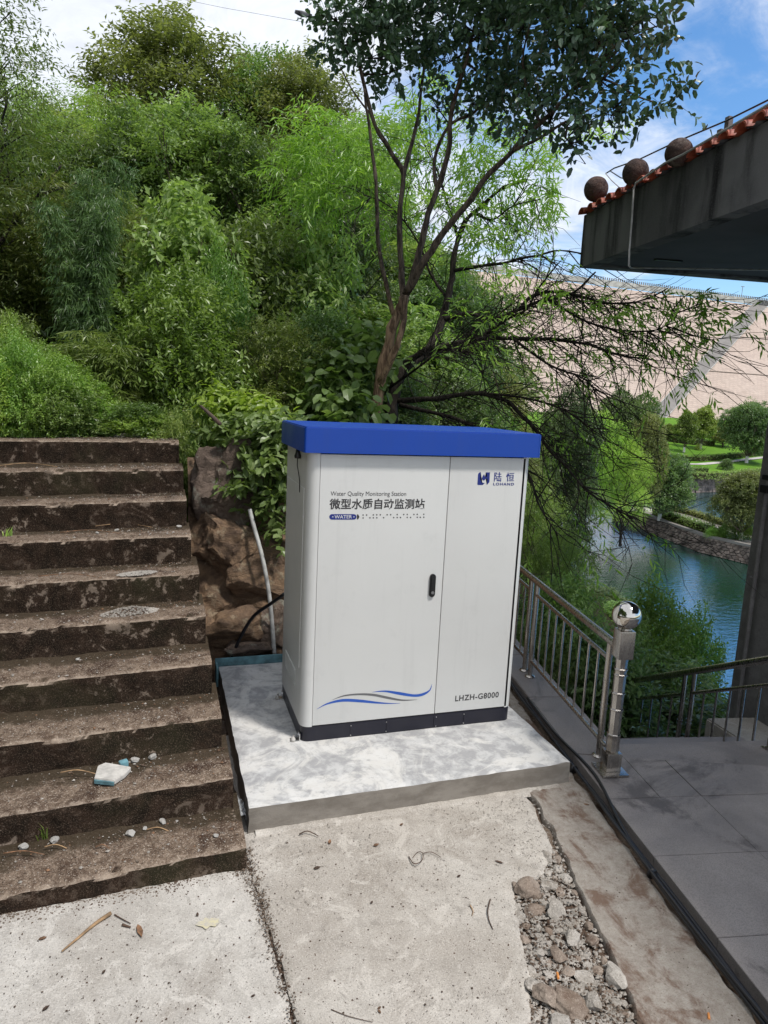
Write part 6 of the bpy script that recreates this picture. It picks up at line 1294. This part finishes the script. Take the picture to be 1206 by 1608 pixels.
def dleaf(px, py, L_, a, label, z=g, mat=m_dleaf):
    p = atz(px, py, z); u = [(0, 0), (.25, .12), (.6, .14), (1, 0), (.6, -.12), (.25, -.11)] if L_ > .035 else [(0, 0), (.25, .22), (.6, .25), (1, 0), (.6, -.22), (.25, -.2)]; V = []
    for x, y in u: V.append((p[0]+L_*(x*math.cos(a)-y*math.sin(a)), p[1]+L_*(x*math.sin(a)+y*math.cos(a)), z+.003+L_*(.06*x*x+.14*abs(y))))
    V.append((p[0]+L_*.5*math.cos(a), p[1]+L_*.5*math.sin(a), z+.003)); F = [(0, 6, 1), (1, 6, 2), (2, 6, 3), (3, 6, 4), (4, 6, 5), (5, 6, 0)]
    V += [(x, y, zz-.0015) for x, y, zz in V]; F += [tuple(7+i for i in f[::-1]) for f in F]
    tag(MB().add(V, F).build('dead_leaf', mat, origin=tuple(p)), label, 'leaf', 'dead leaves on the concrete')
dleaf(216, 1452, .075, -1.35, 'long brown dead leaf beside the bamboo stick'); dleaf(586, 1329, .03, .2, 'orange-brown leaf in front of the middle of the pad'); dleaf(517, 1326, .03, 1.2, 'brown leaf upright below the left part of the pad'); dleaf(492, 1365, .032, .1, 'dark brown leaf on the left of the middle slab', mat=m_twig); dleaf(628, 1297, .022, .5, 'small rust leaf against the foot of the pad')
dleaf(777, 1352, .04, -.8, 'curled grey-brown leaf near the rubble', mat=m_twig); dleaf(593, 1585, .014, .3, 'tiny orange leaf scrap at the bottom centre'); dleaf(598, 1592, .016, 1.9, 'second tiny orange scrap at the bottom centre'); dleaf(60, 1476, .028, .1, 'flat brown leaf on the left pavement'); dleaf(66, 1588, .024, .6, 'dark seed husk near the lower left corner', mat=m_twig); dleaf(718, 1378, .02, .4, 'black curled husk on the middle slab', mat=m_twig); dleaf(160, 1530, .018, .9, 'black husk on the left pavement', mat=m_twig); dleaf(310, 1440, .02, 1.5, 'crumpled brown scrap on the right of the left pavement', mat=m_twig); dleaf(394, 1566, .015, .2, 'dark seed beside the slab joint', mat=m_twig)
dleaf(926, 1265, .03, 2.6, 'brown leaf on the stained strip beside the cables'); dleaf(582, 1420, .018, .8, 'small grey bark chip in the middle of the slab', mat=m_twig)
for px, py, a, lab in ((1113, 1596, .9, 'orange cigarette end near the lower right corner'), (876, 1532, 1.2, 'orange cigarette end on the rubble')):
    p = atz(px, py, -.116 if px > 1000 else -.085); d_ = np.array([math.cos(a), math.sin(a), 0])*.012; tag(MB().tube([p-d_, p+d_], .0042, 10).build('cigarette_end', m_orange, origin=tuple(p)), lab, 'cigarette end')
# yellow paint blot and grass tuft
p = atz(327, 1449, GZ0+.005); V = [(p[0], p[1], p[2])]+[(p[0]+.035*(1+.35*math.sin(i*2.1))*math.cos(i*.45), p[1]+.025*(1+.3*math.sin(i*3.3))*math.sin(i*.45), p[2]) for i in range(14)]
k = NM('faded_yellow_paint'); m_yel = k.fin(k.mix(k.rng(k.noise(60, 5, .7), .4, .6), (.43, .40, .35), (.53, .48, .32)), .9); tag(MB().add(V, [(0, i, i % 14+1) for i in range(1, 15)]).build('paint_blot', m_yel, origin=tuple(p)), 'faded yellow paint blot on the left pavement', 'paint blot')
for px, py, k_, nm, hh in ((66, 1318, 0, 'grass tuft growing at the foot of the second riser', .075), (12, 842, 6, 'small green seedling at the left end of the fourth step from the top', .05)):
    z = tread_z(k_, atz(px, py, SR[k_][2])[0]); p = atz(px, py, z); rg2 = np.random.default_rng(int(px)); pts = np.array([p]*14)+rg2.normal(scale=(.012, .006, 0), size=(14, 3)); o = grass('grass_tuft', pts, hh, .0035, lm_weed, int(px), nm, .6); del o['kind']; tag(o, nm, 'grass tuft')
# moss and mortar scraps where the lowest step meets the pavement
P = []; S = []
for _ in range(1600): x = rg.uniform(-2.4, -.36); y = tread_y(0, x)-abs(rg.normal(0, .03)); P.append((x, y, -.118)); S.append(rg.uniform(.0015, .005))
pebbles('step_foot_crumbs', P, S, m_soil, 'dark crumbs along the foot of the lowest step', 31)
